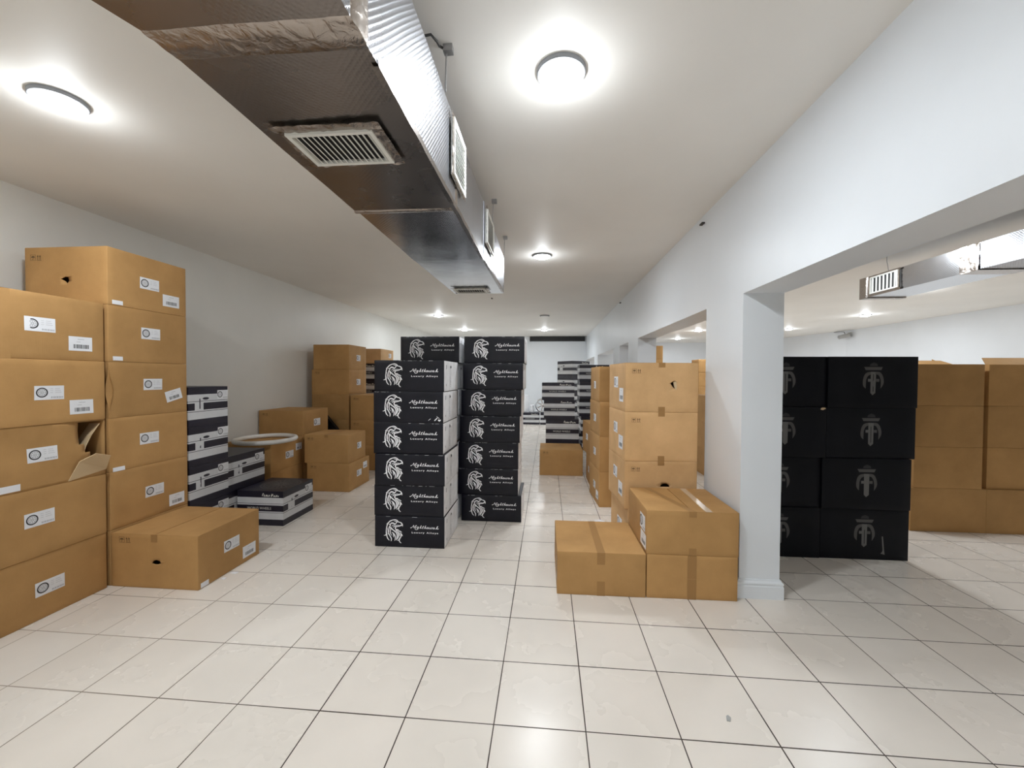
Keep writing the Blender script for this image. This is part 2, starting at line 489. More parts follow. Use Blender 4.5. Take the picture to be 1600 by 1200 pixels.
def put_label(bx, root, f, a, b, w=.155, h=.088, ang=0):
    """white sticker with the picture of a wheel and a small barcode"""
    P = [(q, 0) for q in gridrect(a, b, a+w, b+h)]
    cx, cy = a+w*.25, b+h*.52
    P += [(q, 1) for q in ring2(cx, cy, h*.27, h*.35)]
    P += [(q, 2) for q in ring2(cx, cy, h*.20, h*.235, 16)]
    for k in range(8):
        an = k*math.pi/4
        P.append((rotp(rect(cx+h*.06, cy-h*.018, cx+h*.22, cy+h*.018), (cx, cy), an), 2))
    P += [(q, 2) for q in ring2(cx, cy, h*.04, h*.07, 10)]
    for k in range(13):
        x = a+w*(.55+.032*k)
        P.append((rect(x, b+h*.10, x+w*(.016 if k % 3 else .024), b+h*.22), 2))
    for k in range(3):
        P.append((rect(a+w*.52, b+h*(.78-.14*k), a+w*.62, b+h*(.80-.14*k)), 2))
        P.append((rect(a+w*.68, b+h*(.78-.14*k), a+w*(.85+.03*k), b+h*(.80-.14*k)), 2))
    if ang: P = [(rotp(q, (a+w/2, b+h/2), ang), mi) for q, mi in P]
    return bx.decal('wheel_label', f, P, ['paper', 'ink', 'ink_light'], root, .0012)

def put_barcode(bx, root, f, a, b, w=.14, h=.095, ang=0):
    P = [(q, 0) for q in gridrect(a, b, a+w, b+h)]
    rnd = random.Random(int(a*1000)+7)
    x = a+w*.2
    while x < a+w*.82:
        t = w*rnd.choice((.012, .02, .034)); P.append((rect(x, b+h*.17, x+t, b+h*.45), 1)); x += t+w*rnd.choice((.014, .022))
    P.append((rect(a+w*.38, b+h*.80, a+w*.66, b+h*.825), 2)); P.append((rect(a+w*.32, b+h*.62, a+w*.5, b+h*.64), 2))
    if ang: P = [(rotp(q, (a+w/2, b+h/2), ang), mi) for q, mi in P]
    return bx.decal('barcode_label', f, P, ['paper', 'ink', 'ink_grey'], root, .0013)

def put_marks(bx, root, f, a, b, s=.045, mat='ink_brown'):
    """stamped umbrella sign and this-way-up arrows"""
    P = []
    for x0, y0, x1, y1 in ((0, 0, 1, .05), (0, .95, 1, 1), (0, 0, .05, 1), (.95, 0, 1, 1)):
        P.append((rect(a+s*x0, b+s*y0, a+s*x1, b+s*y1), 0))
    um = [(a+s*(.5+.36*math.cos(t)), b+s*(.5+.28*math.sin(t))) for t in [math.pi*k/8 for k in range(9)]]
    P.append((um, 0)); P.append((rect(a+s*.47, b+s*.16, a+s*.53, b+s*.5), 0)); P.append((rect(a+s*.3, b+s*.14, a+s*.52, b+s*.2), 0))
    for c in (1.42, 1.85):
        P.append((rect(a+s*(c-.05), b+s*.12, a+s*(c+.05), b+s*.66), 0))
        P.append(([(a+s*(c-.17), b+s*.62), (a+s*(c+.17), b+s*.62), (a+s*c, b+s*.95)], 0))
    P.append((rect(a+s*1.2, b, a+s*2.1, b+s*.06), 0))
    return bx.decal('handling_marks', f, P, [mat], root, .001)

def put_sticker(bx, root, f, a, b, w=.06, h=.026, ang=0):
    p = gridrect(a, b, a+w, b+h, 2, 1)
    if ang: p = [rotp(q, (a+w/2, b+h/2), ang) for q in p]
    return bx.decal('small_sticker', f, [(q, 0) for q in p], ['paper'], root, .0014)

def put_flaps(bx, root, mat):
    for sgn in (-1, 1):
        bm = bmesh.new()
        x0, x1 = (-bx.w/2+.001, -.003) if sgn < 0 else (.003, bx.w/2-.001)
        add_box(bm, x0, x1, -bx.d/2+.001, bx.d/2-.001, bx.h+.0002, bx.h+.0042)
        bm_obj('flap', bm, [mat], root)
    bx.lid = .0044

def put_tape(bx, root, cen=None, wid=.05, fold=.07, mat='tape', top=True, foldb=0, skew=0, name='packing_tape'):
    """tape over the top seam, folded down the front (and up the front from the bottom seam)"""
    c = bx.w/2 if cen is None else cen
    lid = getattr(bx, 'lid', 0)
    P = []
    bm = bmesh.new()
    def strip(pts):
        vs_ = [(bm.verts.new(p), bm.verts.new(q)) for p, q in pts]
        for (p, q), (p2, q2) in zip(vs_, vs_[1:]): bm.faces.new((p, q, q2, p2))
    pts = []
    if top:
        for k in range(9):
            b = bx.d*(1-k/8); sk = skew*(1-k/8)
            pts.append((bx.surf('top', c-wid/2+sk, b, lid+.0008), bx.surf('top', c+wid/2+sk, b, lid+.0008)))
    if fold:
        a_ = Vector(bx.surf('top', c-wid/2, 0, lid+.0008)); b_ = Vector(bx.surf('top', c+wid/2, 0, lid+.0008))
        pts.append((a_+Vector((0, -.0015, 0)), b_+Vector((0, -.0015, 0))))
        for k in range(4):
            t = bx.h-fold*k/3
            pts.append((bx.surf('front', c-wid/2, t, .0015), bx.surf('front', c+wid/2, t, .0015)))
    if pts: strip(pts)
    if pts: bm_obj(name, bm, [mat], root)
    if foldb:
        bm = bmesh.new()
        strip([(bx.surf('front', c-wid/2, foldb*k/3, .0015), bx.surf('front', c+wid/2, foldb*k/3, .0015)) for k in (3, 2, 1, 0)])
        bm_obj(name, bm, [mat], root)

def cut_hole(obj, prism_pts, axis, depth=.03):
    """cut a real hole through the cardboard wall; prism_pts are local 3d points of the outline on the surface"""
    bm = bmesh.new()
    ax = Vector(axis)
    A = [bm.verts.new(Vector(p)+ax*depth) for p in prism_pts]
    B = [bm.verts.new(Vector(p)-ax*depth) for p in prism_pts]
    n = len(A)
    for i in range(n): bm.faces.new((A[i], A[(i+1) % n], B[(i+1) % n], B[i]))
    bm.faces.new(A[::-1]); bm.faces.new(B)
    bmesh.ops.recalc_face_normals(bm, faces=bm.faces)
    me = bpy.data.meshes.new('cutter'); bm.to_mesh(me); bm.free()
    c = bpy.data.objects.new('cutter', me); COL.objects.link(c)
    c.matrix_world = obj_matrix(obj)
    md = obj.modifiers.new('thickness', 'SOLIDIFY'); md.thickness = .006; md.offset = -1
    m2 = obj.modifiers.new('cut', 'BOOLEAN'); m2.operation = 'DIFFERENCE'; m2.object = c; m2.solver = 'EXACT'
    bpy.context.view_layer.update()
    dg = bpy.context.evaluated_depsgraph_get()
    nm = bpy.data.meshes.new_from_object(obj.evaluated_get(dg))
    obj.modifiers.clear()
    obj.data = nm
    bpy.data.objects.remove(c)

def obj_matrix(o):
    mt = Matrix.LocRotScale(o.location, o.rotation_euler, None)
    return obj_matrix(o.parent) @ mt if o.parent else mt

rnd = random.Random(5)
SEED = [0]
ORD = ['bottom', 'second', 'third', 'fourth', 'fifth', 'sixth', 'seventh']
def ordn(i, n): return 'bottom carton' if i == 0 else ('topmost carton' if i == n-1 else ORD[i]+' carton from floor')

def carton(x0, x1, y0, y1, z0, z1, rot=0, mat='card', amp=.004, label='', group=None, dents=(), n=7, hole=None, flaps=False, name='cardboard_box', delete=None, cat='cardboard box'):
    SEED[0] += 1
    g = .0012
    bx = Box(x1-x0, y1-y0, z1-z0-g-(.0045 if flaps else 0), amp, SEED[0], dents)
    o = bx.body(name, [mat], n=n, loc=((x0+x1)/2, (y0+y1)/2, z0+g/2), rot=(0, 0, rot), delete=delete, solid=bool(delete))
    tag(o, label, cat, group)
    if hole:
        f, pts = hole
        ax = {'front': (0, 1, 0), 'right': (1, 0, 0)}[f]
        cut_hole(o, [bx.surf(f, a, b) for a, b in pts], ax)
    if flaps: put_flaps(bx, o, mat)
    return o, bx

# ---- stack A (nearest, left)
TZ = [0, .400, .820, 1.212, 1.620, 2.030]
for i in range(5):
    d = []
    if i == 2: d = [('right', .60, .34, .16, .16, .05), ('right', .25, .12, .5, .16, -.008)]
    if i == 4: d = [('right', .05, .2, .03, .6, .006), ('right', .205, .2, .012, .5, .003)]
    dele = None
    lab = 'tan carton in the nearest left stack, cut by photo edge, '+ordn(i, 5)
    if i == 2:
        dele = lambda f, a, b: (f == 'right' and a > .48 and b > .14 and (a-.48)*1.5+(b-.14)*.9 > .10) 
        lab = 'tan carton with crushed torn corner, third from floor in the nearest left stack'
    if i == 4: lab = 'creased tan carton with two stickers on top of the nearest left stack'
    o, bx = carton(-3.775, -3.135+(.004 if i % 2 else 0), 2.01, 2.64, TZ[i], TZ[i+1], mat='card', amp=.004, label=lab, group='tan cartons in the nearest left stack', dents=d, n=20 if i == 2 else 10, delete=dele)
    if i == 0: put_label(bx, o, 'right', .22, .145)
    if i == 1: put_label(bx, o, 'right', .17, .19)
    if i == 2:
        put_label(bx, o, 'right', .19, .165); put_sticker(bx, o, 'right', .055, .012, .10, .04); put_sticker(bx, o, 'right', .0, .01, .03, .025)
        # curling flap torn from the corner
        bm = bmesh.new()
        P = [(.40, .0, .0), (.63, .0, .03), (.615, .055, .13), (.53, .045, .16), (.45, .02, .12)]
        q = [bm.verts.new((bx.w/2+.006+p[1], -bx.d/2+p[0], p[2]+.004)) for p in P]
        bm.faces.new((q[0], q[1], q[4])); bm.faces.new((q[4], q[1], q[3])); bm.faces.new((q[3], q[1], q[2]))
        fo = bm_obj('torn_flap', bm, ['card_edge'], o); md = fo.modifiers.new('t', 'SOLIDIFY'); md.thickness = .005
        bm = bmesh.new()
        pts = [(bx.w/2-.02, -bx.d/2+.50, .15), (bx.w/2-.012, -bx.d/2+.515, .22), (bx.w/2-.008, -bx.d/2+.545, .29), (bx.w/2-.01, -bx.d/2+.60, .365)]
        prev = None
        for p in pts:
            a_, b_ = bm.verts.new(p), bm.verts.new((p[0]-.09, p[1]+.012, p[2]-.004))
            if prev: bm.faces.new((prev[0], a_, b_, prev[1]))
            prev = (a_, b_)
        fo = bm_obj('inner_flap', bm, ['card_edge'], o); md = fo.modifiers.new('t', 'SOLIDIFY'); md.thickness = .006
    if i == 3: put_label(bx, o, 'right', .23, .155); put_barcode(bx, o, 'right', .415, .05)
    if i == 4: put_label(bx, o, 'right', .19, .172); put_barcode(bx, o, 'right', .416, .065)

# ---- stack B (tall, left)
for i in range(6):
    z0 = (TZ+[2.445])[i]; z1 = (TZ+[2.445])[i+1]
    d = []
    hole = None
    lab = 'tan carton in the tallest left stack, '+ordn(i, 6)
    if i == 5:
        hole = ('front', [(.285, .185), (.315, .20), (.345, .198), (.352, .17), (.335, .15), (.318, .168)])
        lab = 'tan carton with ragged black hole, topmost of the tallest left stack'
        d = [('right', .04, .2, .012, .5, .004), ('right', .085, .2, .012, .5, .004)]
    if i == 3:
        d = [('right', .0, .2, .03, .14, .03), ('front', .62, .2, .06, .14, .06), ('right', .07, .2, .01, .5, .004), ('right', .12, .2, .01, .5, .004)]
        lab = 'tan carton with pinched corner, fourth from floor in tallest left stack'
    o, bx = carton(-3.785, -3.13, 2.665, 3.30, z0, z1, mat='card', label=lab, group='tan cartons in the tallest left stack', dents=d, n=12, hole=hole)
    if i == 5:
        put_label(bx, o, 'right', .235, .165); put_barcode(bx, o, 'right', .42, .06, .15)
        put_sticker(bx, o, 'right', .03, .008, .075, .03); put_marks(bx, o, 'front', .045, .32, .042)
    if i == 4: put_label(bx, o, 'right', .24, .185); put_sticker(bx, o, 'right', .03, .01, .07, .03)
    if i == 3: put_label(bx, o, 'right', .255, .195); put_barcode(bx, o, 'right', .44, .10, .145, .09, .25)
    if i == 2: put_label(bx, o, 'right', .22, .165); put_sticker(bx, o, 'right', .02, .0, .085, .03)
    if i == 1: put_label(bx, o, 'right', .26, .16); put_barcode(bx, o, 'right', .46, .03)

# ---- E: carton on the floor in front of B
o, bx = carton(-3.122, -2.452, 2.662, 3.275, 0, .387, mat='card', label='low tan carton on the floor against the tallest left stack', n=14, flaps=True,
               hole=('front', [(.315, .178), (.335, .172), (.365, .172), (.385, .182), (.378, .196), (.35, .205), (.325, .197)]))
put_label(bx, o, 'right', .235, .165); put_barcode(bx, o, 'right', .425, .035, .145); put_marks(bx, o, 'front', .06, .32, .042)
put_sticker(bx, o, 'right', .02, .005, .07, .035)
put_tape(bx, o, wid=.05, fold=.05, top=False)

# ---- black and white wheel boxes
BANDS = [(0, 1), (.19, 0), (.36, 1), (.373, 0), (.41, 1), (.59, 0), (.62, 1), (.633, 0), (.82, 1)]
def text_polys(txt, a, b, hgt, wid=None, spacing=1.0, bold=0.0):
    """flat lettering from the built-in sans face -> list of triangles"""
    cu = bpy.data.curves.new('t', 'FONT'); cu.body = txt; cu.size = 1; cu.space_character = spacing; cu.offset = bold
    cu.resolution_u = 2
    ob = bpy.data.objects.new('t', cu); COL.objects.link(ob)
    bpy.context.view_layer.update()
    dg = bpy.context.evaluated_depsgraph_get()
    me = bpy.data.meshes.new_from_object(ob.evaluated_get(dg))
    bpy.data.objects.remove(ob)
    xs = [v.co.x for v in me.vertices]; ys = [v.co.y for v in me.vertices]
    x0, x1, y0, y1 = min(xs), max(xs), min(ys), max(ys)
    sy = hgt/(y1-y0); sx = (wid/(x1-x0)) if wid else sy
    out = [[(a+(me.vertices[i].co.x-x0)*sx, b+(me.vertices[i].co.y-y0)*sy) for i in p.vertices] for p in me.polygons]
    bpy.data.meshes.remove(me)
    return out

def ribbons(strokes, tf, taper=False):
    """variable-width strokes [(x,y,w)...] -> smooth quads; tf maps to face coordinates"""
    out = []
    for st in strokes:
        P = []
        n = len(st)
        for i in range(n-1):
            p0, p1, p2, p3 = st[max(i-1, 0)], st[i], st[i+1], st[min(i+2, n-1)]
            for k in range(4):
                t = k/4
                P.append(tuple(.5*((2*p1[j])+(-p0[j]+p2[j])*t+(2*p0[j]-5*p1[j]+4*p2[j]-p3[j])*t*t+(-p0[j]+3*p1[j]-3*p2[j]+p3[j])*t**3) for j in range(3)))
        P.append(st[-1])
        L_, R_ = [], []
        for i, p in enumerate(P):
            q0, q1 = P[max(i-1, 0)], P[min(i+1, len(P)-1)]
            dx, dy = q1[0]-q0[0], q1[1]-q0[1]; l = math.hypot(dx, dy) or 1
            nx, ny = -dy/l, dx/l; w = max(p[2], 2)/2
            L_.append(tf(p[0]+nx*w, p[1]+ny*w)); R_.append(tf(p[0]-nx*w, p[1]-ny*w))
        for i in range(len(P)-1):
            out.append([L_[i], L_[i+1], R_[i+1], R_[i]])
    return out

SCRIPT_TOP = [[(0, 40, 14), (20, 0, 14), (40, 20, 10), (30, 45, 12)], [(55, 20, 12), (50, 42, 12), (70, 40, 8)], [(85, 20, 12), (78, 42, 12), (92, 20, 12), (90, 42, 12), (105, 20, 12), (104, 42, 10)],
              [(120, 20, 12), (116, 42, 12), (136, 40, 8)], [(150, 20, 12), (146, 42, 12), (162, 20, 12), (160, 42, 12)], [(215, 0, 14), (195, 45, 14), (240, 4, 12)], [(245, 25, 12), (250, 42, 12), (265, 28, 12)],
              [(280, 22, 12), (276, 42, 12), (296, 40, 8)], [(310, 20, 12), (306, 42, 12), (322, 20, 12), (320, 42, 12)], [(340, 25, 12), (345, 42, 12), (360, 30, 12)]]

def wheelbox(x0, x1, y0, y1, z0, z1, rot=0, label='', group=None, faces=('right',), top=False, sticker=True, word=True, panel=True, tilt=None):
    SEED[0] += 1
    bx = Box(x1-x0, y1-y0, z1-z0-.0012, .002, SEED[0])
    o = bx.body('wheel_box', ['bw_white', 'bw_black'], facemat={'top': 1, 'bottom': 1}, bands=BANDS, n=5, loc=((x0+x1)/2, (y0+y1)/2, z0), rot=(0, 0, rot))
    tag(o, label, 'cardboard box', group)
    h = bx.h
    for f in faces:
        A, B = bx.dims(f)
        if f in ('right', 'left'):
            P = []
            if panel:   # white panel with upright bar near one end
                P += [(q, 0) for q in gridrect(A*.15, h*.40, A*.36, h*.62, 2, 2)]
                P.append((rect(A*.26, h*.44, A*.285, h*.70), 1))
            P.append(([(A*.42+.03*math.cos(t)*(1.2), h*.70+.012*math.sin(t)) for t in [2*math.pi*k/12 for k in range(12)]], 1))
            bx.decal('printed_panel', f, P, ['bw_white', 'bw_black', 'ink_grey'], o, .0008)
            if sticker: put_label(bx, o, f, A*.72, h*.66, .125, .085)
        if f == 'front' and word:
            P = [(q, 0) for q in text_polys('WORLD WHEELS', A*.22, h*.465, h*.07, A*.52)]
            P += [(q, 0) for q in ribbons(SCRIPT_TOP, lambda x, y: (A*.55+x/360*A*.36, h*.93-y/45*h*.085))]
            bx.decal('box_lettering', f, P, ['grille'], o, .001)
    if top:
        c = (bx.w*.58, bx.d*.52); r = min(bx.w, bx.d)*.40
        P = [(q, 0) for q in ring2(*c, r*.93, r, 36)]+[(q, 0) for q in ring2(*c, r*.80, r*.84, 30)]
        for k in range(20):
            an = k*2*math.pi/20
            P.append((rotp(rect(c[0]+r*.18, c[1]-r*.03, c[0]+r*.84, c[1]+r*.03), c, an), 0))
        P += [(q, 0) for q in ring2(*c, r*.1, r*.17, 16)]
        bx.decal('wheel_picture', 'top', P, ['emblem_hi'], o, .001)
    return o, bx

for i in range(4):
    wheelbox(-3.71, -3.13, 3.315, 3.755, .355*i, .355*(i+1), rot=(-.004, .006, 0, -.004)[i], label='black and white wheel box in tall stack beside the tan cartons, '+ordn(i, 4).replace('carton', 'box'),
             group='wheel boxes in the tall striped stack')
for i in range(2):
    wheelbox(-3.82, -3.17, 3.80, 4.33, .355*i, .355*(i+1), label=('upper' if i else 'lower')+' striped wheel box between the tall striped stack and white ring', group='wheel boxes beside the white ring')
wheelbox(-3.150, -2.655, 3.895, 4.42, 0, .352, label='black and white box with wheel picture on top, low on the floor', faces=('front', 'right'), top=True)

# ---- cartons along the left wall behind
G = 'tan cartons by the left wall'
o, bx = carton(-3.155, -2.575, 5.12, 5.72, 0, .372, mat='card', label='tan carton on the floor, lower of the pair behind the low wheel box', group=G)
put_label(bx, o, 'right', .22, .15, .14, .085); put_barcode(bx, o, 'right', .41, .22, .12, .09); put_marks(bx, o, 'front', .05, .30, .04)
o, bx = carton(-3.19, -2.595, 5.12, 5.645, .372, .747, rot=.015, mat='card', flaps=True, label='tan carton with taped lid, upper of the pair behind the low wheel box', group=G)
put_label(bx, o, 'right', .27, .15, .12, .085); put_marks(bx, o, 'front', .04, .30, .04); put_tape(bx, o, wid=.05, fold=.03)
for i in range(3):
    o, bx = carton(-3.93, -3.30, 5.26, 5.90, (0, .34, .68)[i], (.34, .68, 1.045)[i], mat='card', flaps=(i == 2), label=('bottom', 'middle', 'topmost')[i]+' tan carton of the stack against left wall behind the white ring', group=G)
    if i == 2: put_label(bx, o, 'right', .27, .13, .16, .1); put_marks(bx, o, 'front', .05, .29, .04)
for i in range(2):
    o, bx = carton(-3.92, -3.29, 4.60, 5.235, (0, .35)[i], (.35, .70)[i], mat='card', flaps=(i == 1), label=('tan carton at floor level underneath the one carrying the white ring', 'tan carton carrying the big white ring beside striped boxes')[i], group=G)
    if i == 1: put_label(bx, o, 'right', .28, .12, .16, .09); put_barcode(bx, o, 'right', .49, .19, .13, .09)
# white ring
t = []
bm = bmesh.new()
add_tube(bm, [(.325*math.cos(a), .345*math.sin(a), 0) for a in [2*math.pi*k/56 for k in range(56)]], .027, 12, True)
tag(bm_obj('plastic_ring', bm, ['ring_white'], loc=(-3.50, 4.81, .7285), smooth=60), 'big white plastic ring lying on a tan carton near the left wall', 'ring')

# ---- tall carton stack K / L / M
for i in range(5):
    o, bx = carton(-3.83+(.03 if i == 4 else 0), -3.2, 6.36, 6.99, .406*i, .406*(i+1), mat='card', dents=([('left', .55, .2, .2, .12, .03)] if i == 4 else ()),
                   label='brown carton in tall wall stack left of the black boxes, '+ordn(i, 5), group='cartons in the tall wall stack')
    if i >= 3: put_label(bx, o, 'right', .27, .15, .14, .10); 
    if i == 3: put_marks(bx, o, 'front', .05, .33, .04)
for i in range(3):
    o, bx = carton(-3.165, -2.53, 6.34, 6.98, .405*i, .405*(i+1), mat='card', label='brown carton in short stack half hidden behind black boxes, '+ordn(i, 3), group='cartons half hidden behind the black boxes')
    put_marks(bx, o, 'front', .05, .32, .04)
for i in range(5):
    wheelbox(-3.80, -3.21, 7.60, 8.15, .352*i, .352*(i+1), label='striped wheel box behind the tall brown cartons by left wall, '+ordn(i, 5).replace('carton', 'box'), group='striped boxes behind the tall wall stack', faces=('front',), word=True)
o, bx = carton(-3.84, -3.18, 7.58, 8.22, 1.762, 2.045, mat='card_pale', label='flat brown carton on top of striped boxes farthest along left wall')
put_label(bx, o, 'right', .40, .12, .13, .09)

# added dark sheet standing in for the dark gap at the wall stack
bm = bmesh.new()
prof = [(-3.60, 0), (-3.22, 0), (-3.24, .70), (-3.36, .84), (-3.46, .955), (-3.52, .93), (-3.60, .90)]
fr = [bm.verts.new((x, 6.05+.02*math.sin(x*30), z)) for x, z in prof]; bk = [bm.verts.new((x, 6.12+.02*math.sin(x*30), z)) for x, z in prof]
bm.faces.new(fr); bm.faces.new(bk[::-1])
for i in range(len(prof)): bm.faces.new((fr[i], fr[(i+1) % len(prof)], bk[(i+1) % len(prof)], bk[i]))
bmesh.ops.recalc_face_normals(bm, faces=bm.faces)
tag(bm_obj('dark_gap_sheet', bm, ['black_matte']), 'added dark sheet with slanting edge for the gap behind the taped carton', 'sheet')

# ---- black eagle boxes
EAGLE = [[(180,315,8),(250,270,40),(340,180,46),(450,130,36),(570,115,42),(660,160,36),(700,212,32)],
 [(690,208,30),(760,218,42),(830,262,48),(866,330,42),(870,400,10)],
 [(862,325,42),(800,350,52),(720,380,46),(640,400,40),(578,430,46),(562,480,50),(590,528,40),(650,540,50),(722,535,6)],
 [(320,322,14),(420,262,60),(500,275,50),(560,292,36),(605,250,34),(620,205,30),(690,208,26)],
 [(490,160,6),(570,185,20),(620,205,26)], [(530,160,5),(600,165,14),(650,200,16)],
 [(415,405,14),(440,368,20),(520,335,26),(570,310,18)],[(470,455,8),(500,412,34),(560,380,34),(640,345,22),(720,345,18)],
 [(270,300,22),(330,330,26),(380,330,14)],
 [(240,275,34),(215,360,44),(190,470,34),(180,600,42),(190,700,60),(200,800,44),(240,920,42),(312,1005,22)],
 [(70,802,5),(140,790,34),(205,730,44)],
 [(195,410,14),(245,560,20),(285,715,42),(350,830,44),(398,930,44),(385,1032,28)],
 [(372,335,26),(312,420,42),(288,520,40),(288,640,30),(262,740,30)],
 [(350,420,46),(368,520,36),(352,640,32),(372,720,34),(425,802,6)],
 [(362,440,50),(450,532,50),(540,602,46),(620,680,46),(652,780,52),(640,880,44),(605,982,22)],
 [(405,640,10),(480,690,44),(540,765,46),(568,860,42),(560,950,30),(535,1012,16)],
 [(470,700,24),(495,790,34),(488,870,12)],
 [(570,560,18),(650,620,40),(706,700,48),(714,800,48),(680,880,26),(640,955,14)],
 [(600,560,10),(700,572,26),(780,602,44),(855,640,5)],
 [(690,590,14),(750,680,22),(775,800,20)],
 [(785,650,24),(838,740,52),(882,803,5)],
 [(812,700,34),(816,800,42),(778,880,42),(742,950,44),(742,1020,38),(795,1082,34),(832,1095,8)],
 [(636,1003,6),(700,978,28),(736,930,40),(748,870,30)]]
NIGHT = [[(90,268,52),(140,262,36),(200,205,22),(248,138,26)],[(243,148,40),(262,278,32)],[(262,280,14),(315,185,18),(360,150,34),(388,178,22)],
 [(345,190,34),(318,262,30),(340,285,16)],[(352,232,14),(356,252,12)],
 [(478,215,20),(415,222,28),(395,262,34),(435,284,28),(474,220,32),(438,308,34),(372,348,28),(308,322,28),(312,272,20)],
 [(598,140,42),(522,290,38)],[(528,275,18),(575,222,28),(572,272,30),(612,282,16)],
 [(705,160,30),(645,272,36),(690,284,16)],[(630,206,16),(725,200,16)],
 [(806,138,38),(732,290,38)],[(742,270,18),(790,222,32),(786,272,32),(825,280,14)],
 [(905,222,26),(856,226,28),(838,268,32),(880,286,26),(918,220,32),(908,274,32),(942,280,14)],
 [(966,218,30),(956,272,32),(1000,284,22),(1026,220,32),(1022,274,32),(1068,280,26),(1092,222,30),(1062,210,16)],
 [(1186,222,26),(1142,226,28),(1126,268,32),(1166,286,26),(1204,220,32),(1192,274,32),(1230,280,14)],
 [(1352,148,46),(1262,292,42)],[(1282,258,18),(1345,214,32),(1308,250,26),(1345,286,34),(1390,252,20)]]
NW, ND, NH = .634, .56, .278
def nighthawk_proto():
    bx = Box(NW, ND, NH-.0012, .0025, 99)
    o = bx.body('alloy_wheel_box', ['black_card', 'grey_card'], facemat={'right': 1, 'left': 1}, n=8)
    # hand holes cut in both pale ends
    for sgn, f in ((1, 'right'),):
        pts = [bx.surf(f, ND*.47+.017*math.cos(t), NH*.80+.013*math.sin(t)) for t in [2*math.pi*k/10 for k in range(10)]]
        cut_hole(o, pts, (1, 0, 0), .02)
    k1 = .00586; k2 = .0057
    P = [(q, 0) for q in ribbons(EAGLE, lambda x, y: ((x/27.27+11.5)*k1, NH-(y/27.27+1.6)*k2))]
    bx.decal('eagle_logo', 'front', P, ['white_ink'], o, .001)
    P = [(q, 0) for q in ribbons([[(x, y, w*.76) for x, y, w in st] for st in NIGHT], lambda x, y: ((x/29.63+52.5)*k1, NH-(y/29.63+8.6)*k2))]
    bx.decal('brand_lettering', 'front', P, ['white_ink'], o, .001)
    P = [(q, 0) for q in text_polys('Luxury Alloys', (155/29.63+52.5)*k1, NH-(540/29.63+8.6)*k2, 3.3*k2, 40.8*k1, 1.35, .03)]
    bx.decal('brand_tagline', 'front', P, ['white_ink'], o, .001)
    # faint grey print on the pale end
    P = [(q, 0) for q in text_polys('Nighthawak', ND*.30, NH*.42, .03, .19)]
    P = [(rotp(q, (ND*.45, NH*.44), math.pi/2), mi) for q, mi in P]
    P += [(rect(ND*.13, NH*.72, ND*.17, NH*.86), 0), (rect(ND*.12, NH*.18, ND*.15, NH*.24), 0)]
    bx.decal('end_print', 'right', P, ['ink_grey'], o, .001)
    return o, bx
NP, NPB = nighthawk_proto()
# scuffed front edge variants: pale rubbed arris along the top of the front
def rub(o, bx, seed):
    r = random.Random(seed); P = []
    x = .01
    while x < NW-.05:
        l = r.uniform(.008, .05)
        if r.random() < .45:
            t = r.uniform(.0006, .0022); P.append((rect(x, bx.h-t-.0035, x+l, bx.h-.0035), 0))
        x += l+r.uniform(.004, .03)
    if P: bx.decal('rubbed_edge', 'front', P, ['grey_card'], o, .0012)
def night(x0, y0, z0, rot, label, group, first=[True]):
    if first[0]:
        o = NP; first[0] = False
    else:
        o = NP.copy(); COL.objects.link(o)
        for ch in [c for c in bpy.data.objects if c.parent == NP and c.name.split('.')[0] != 'rubbed_edge']:
            c = ch.copy(); COL.objects.link(c); c.parent = o
    c_, s_ = math.cos(rot), math.sin(rot)
    o.location = (x0+NW/2*c_-ND/2*s_, y0+ND/2*c_+NW/2*s_, z0+.0006)
    o.rotation_euler = (0, 0, rot)
    tag(o, label, 'cardboard box', group)
    return o
NPLIST = []
for i, (x, dy, r) in enumerate([(-1.530, 0, .006), (-1.538, .008, 0), (-1.528, -.004, .006), (-1.546, .012, 0), (-1.546, .012, .004), (-1.540, .014, .006)]):
    o = night(x, 3.515+dy, NH*i, r, 'black eagle box in the nearer black stack, '+ordn(i, 6).replace('carton', 'box'), 'black eagle boxes in the nearer stack'); NPLIST.append(o)
for i, (x, dy) in enumerate([(-.896, 0), (-.932, .01), (-.930, .01), (-.916, 0), (-.902, .008), (-.884, -.004), (-.872, .004)]):
    o = night(x, 4.235+dy, NH*i, .003*(-1)**i, 'black eagle box in the taller stack beside the aisle, '+ordn(i, 7).replace('carton', 'box'), 'black eagle boxes beside the aisle'); NPLIST.append(o)
for i in range(7):
    o = night((-1.575 if i < 6 else -1.558)-.02*(i % 2), 4.235, NH*i, 0, 'black eagle box in the stack hidden behind the nearer one, '+ordn(i, 7).replace('carton', 'box'), 'black eagle boxes hidden behind the nearer stack'); NPLIST.append(o)
for k, o in enumerate(NPLIST): rub(o, NPB, k)
# torn scratch on the second-highest box of the nearer stack
P = [(q, 0) for q in ribbons([[(.555, .02, .006), (.57, .035, .009), (.582, .048, .004)], [(.50, .022, .003), (.52, .038, .005)], [(.59, .03, .012), (.60, .022, .014), (.612, .03, .008)], [(.575, .06, .003), (.60, .04, .004)]],
     lambda x, y: (x, y))]
def ribbons_m(strokes):
    return ribbons([[(x*1000, y*1000, w*1000) for x, y, w in s_] for s_ in strokes], lambda x, y: (x/1000, y/1000))
P = [(q, 0) for q in ribbons_m([[(.555, .02, .006), (.57, .035, .009), (.582, .048, .004)], [(.50, .022, .003), (.52, .038, .005)], [(.59, .03, .012), (.60, .022, .014), (.612, .03, .008)], [(.575, .06, .003), (.60, .04, .004)]])]
NPB.decal('torn_scratch', 'front', P, ['paper'], NPLIST[4], .0013)

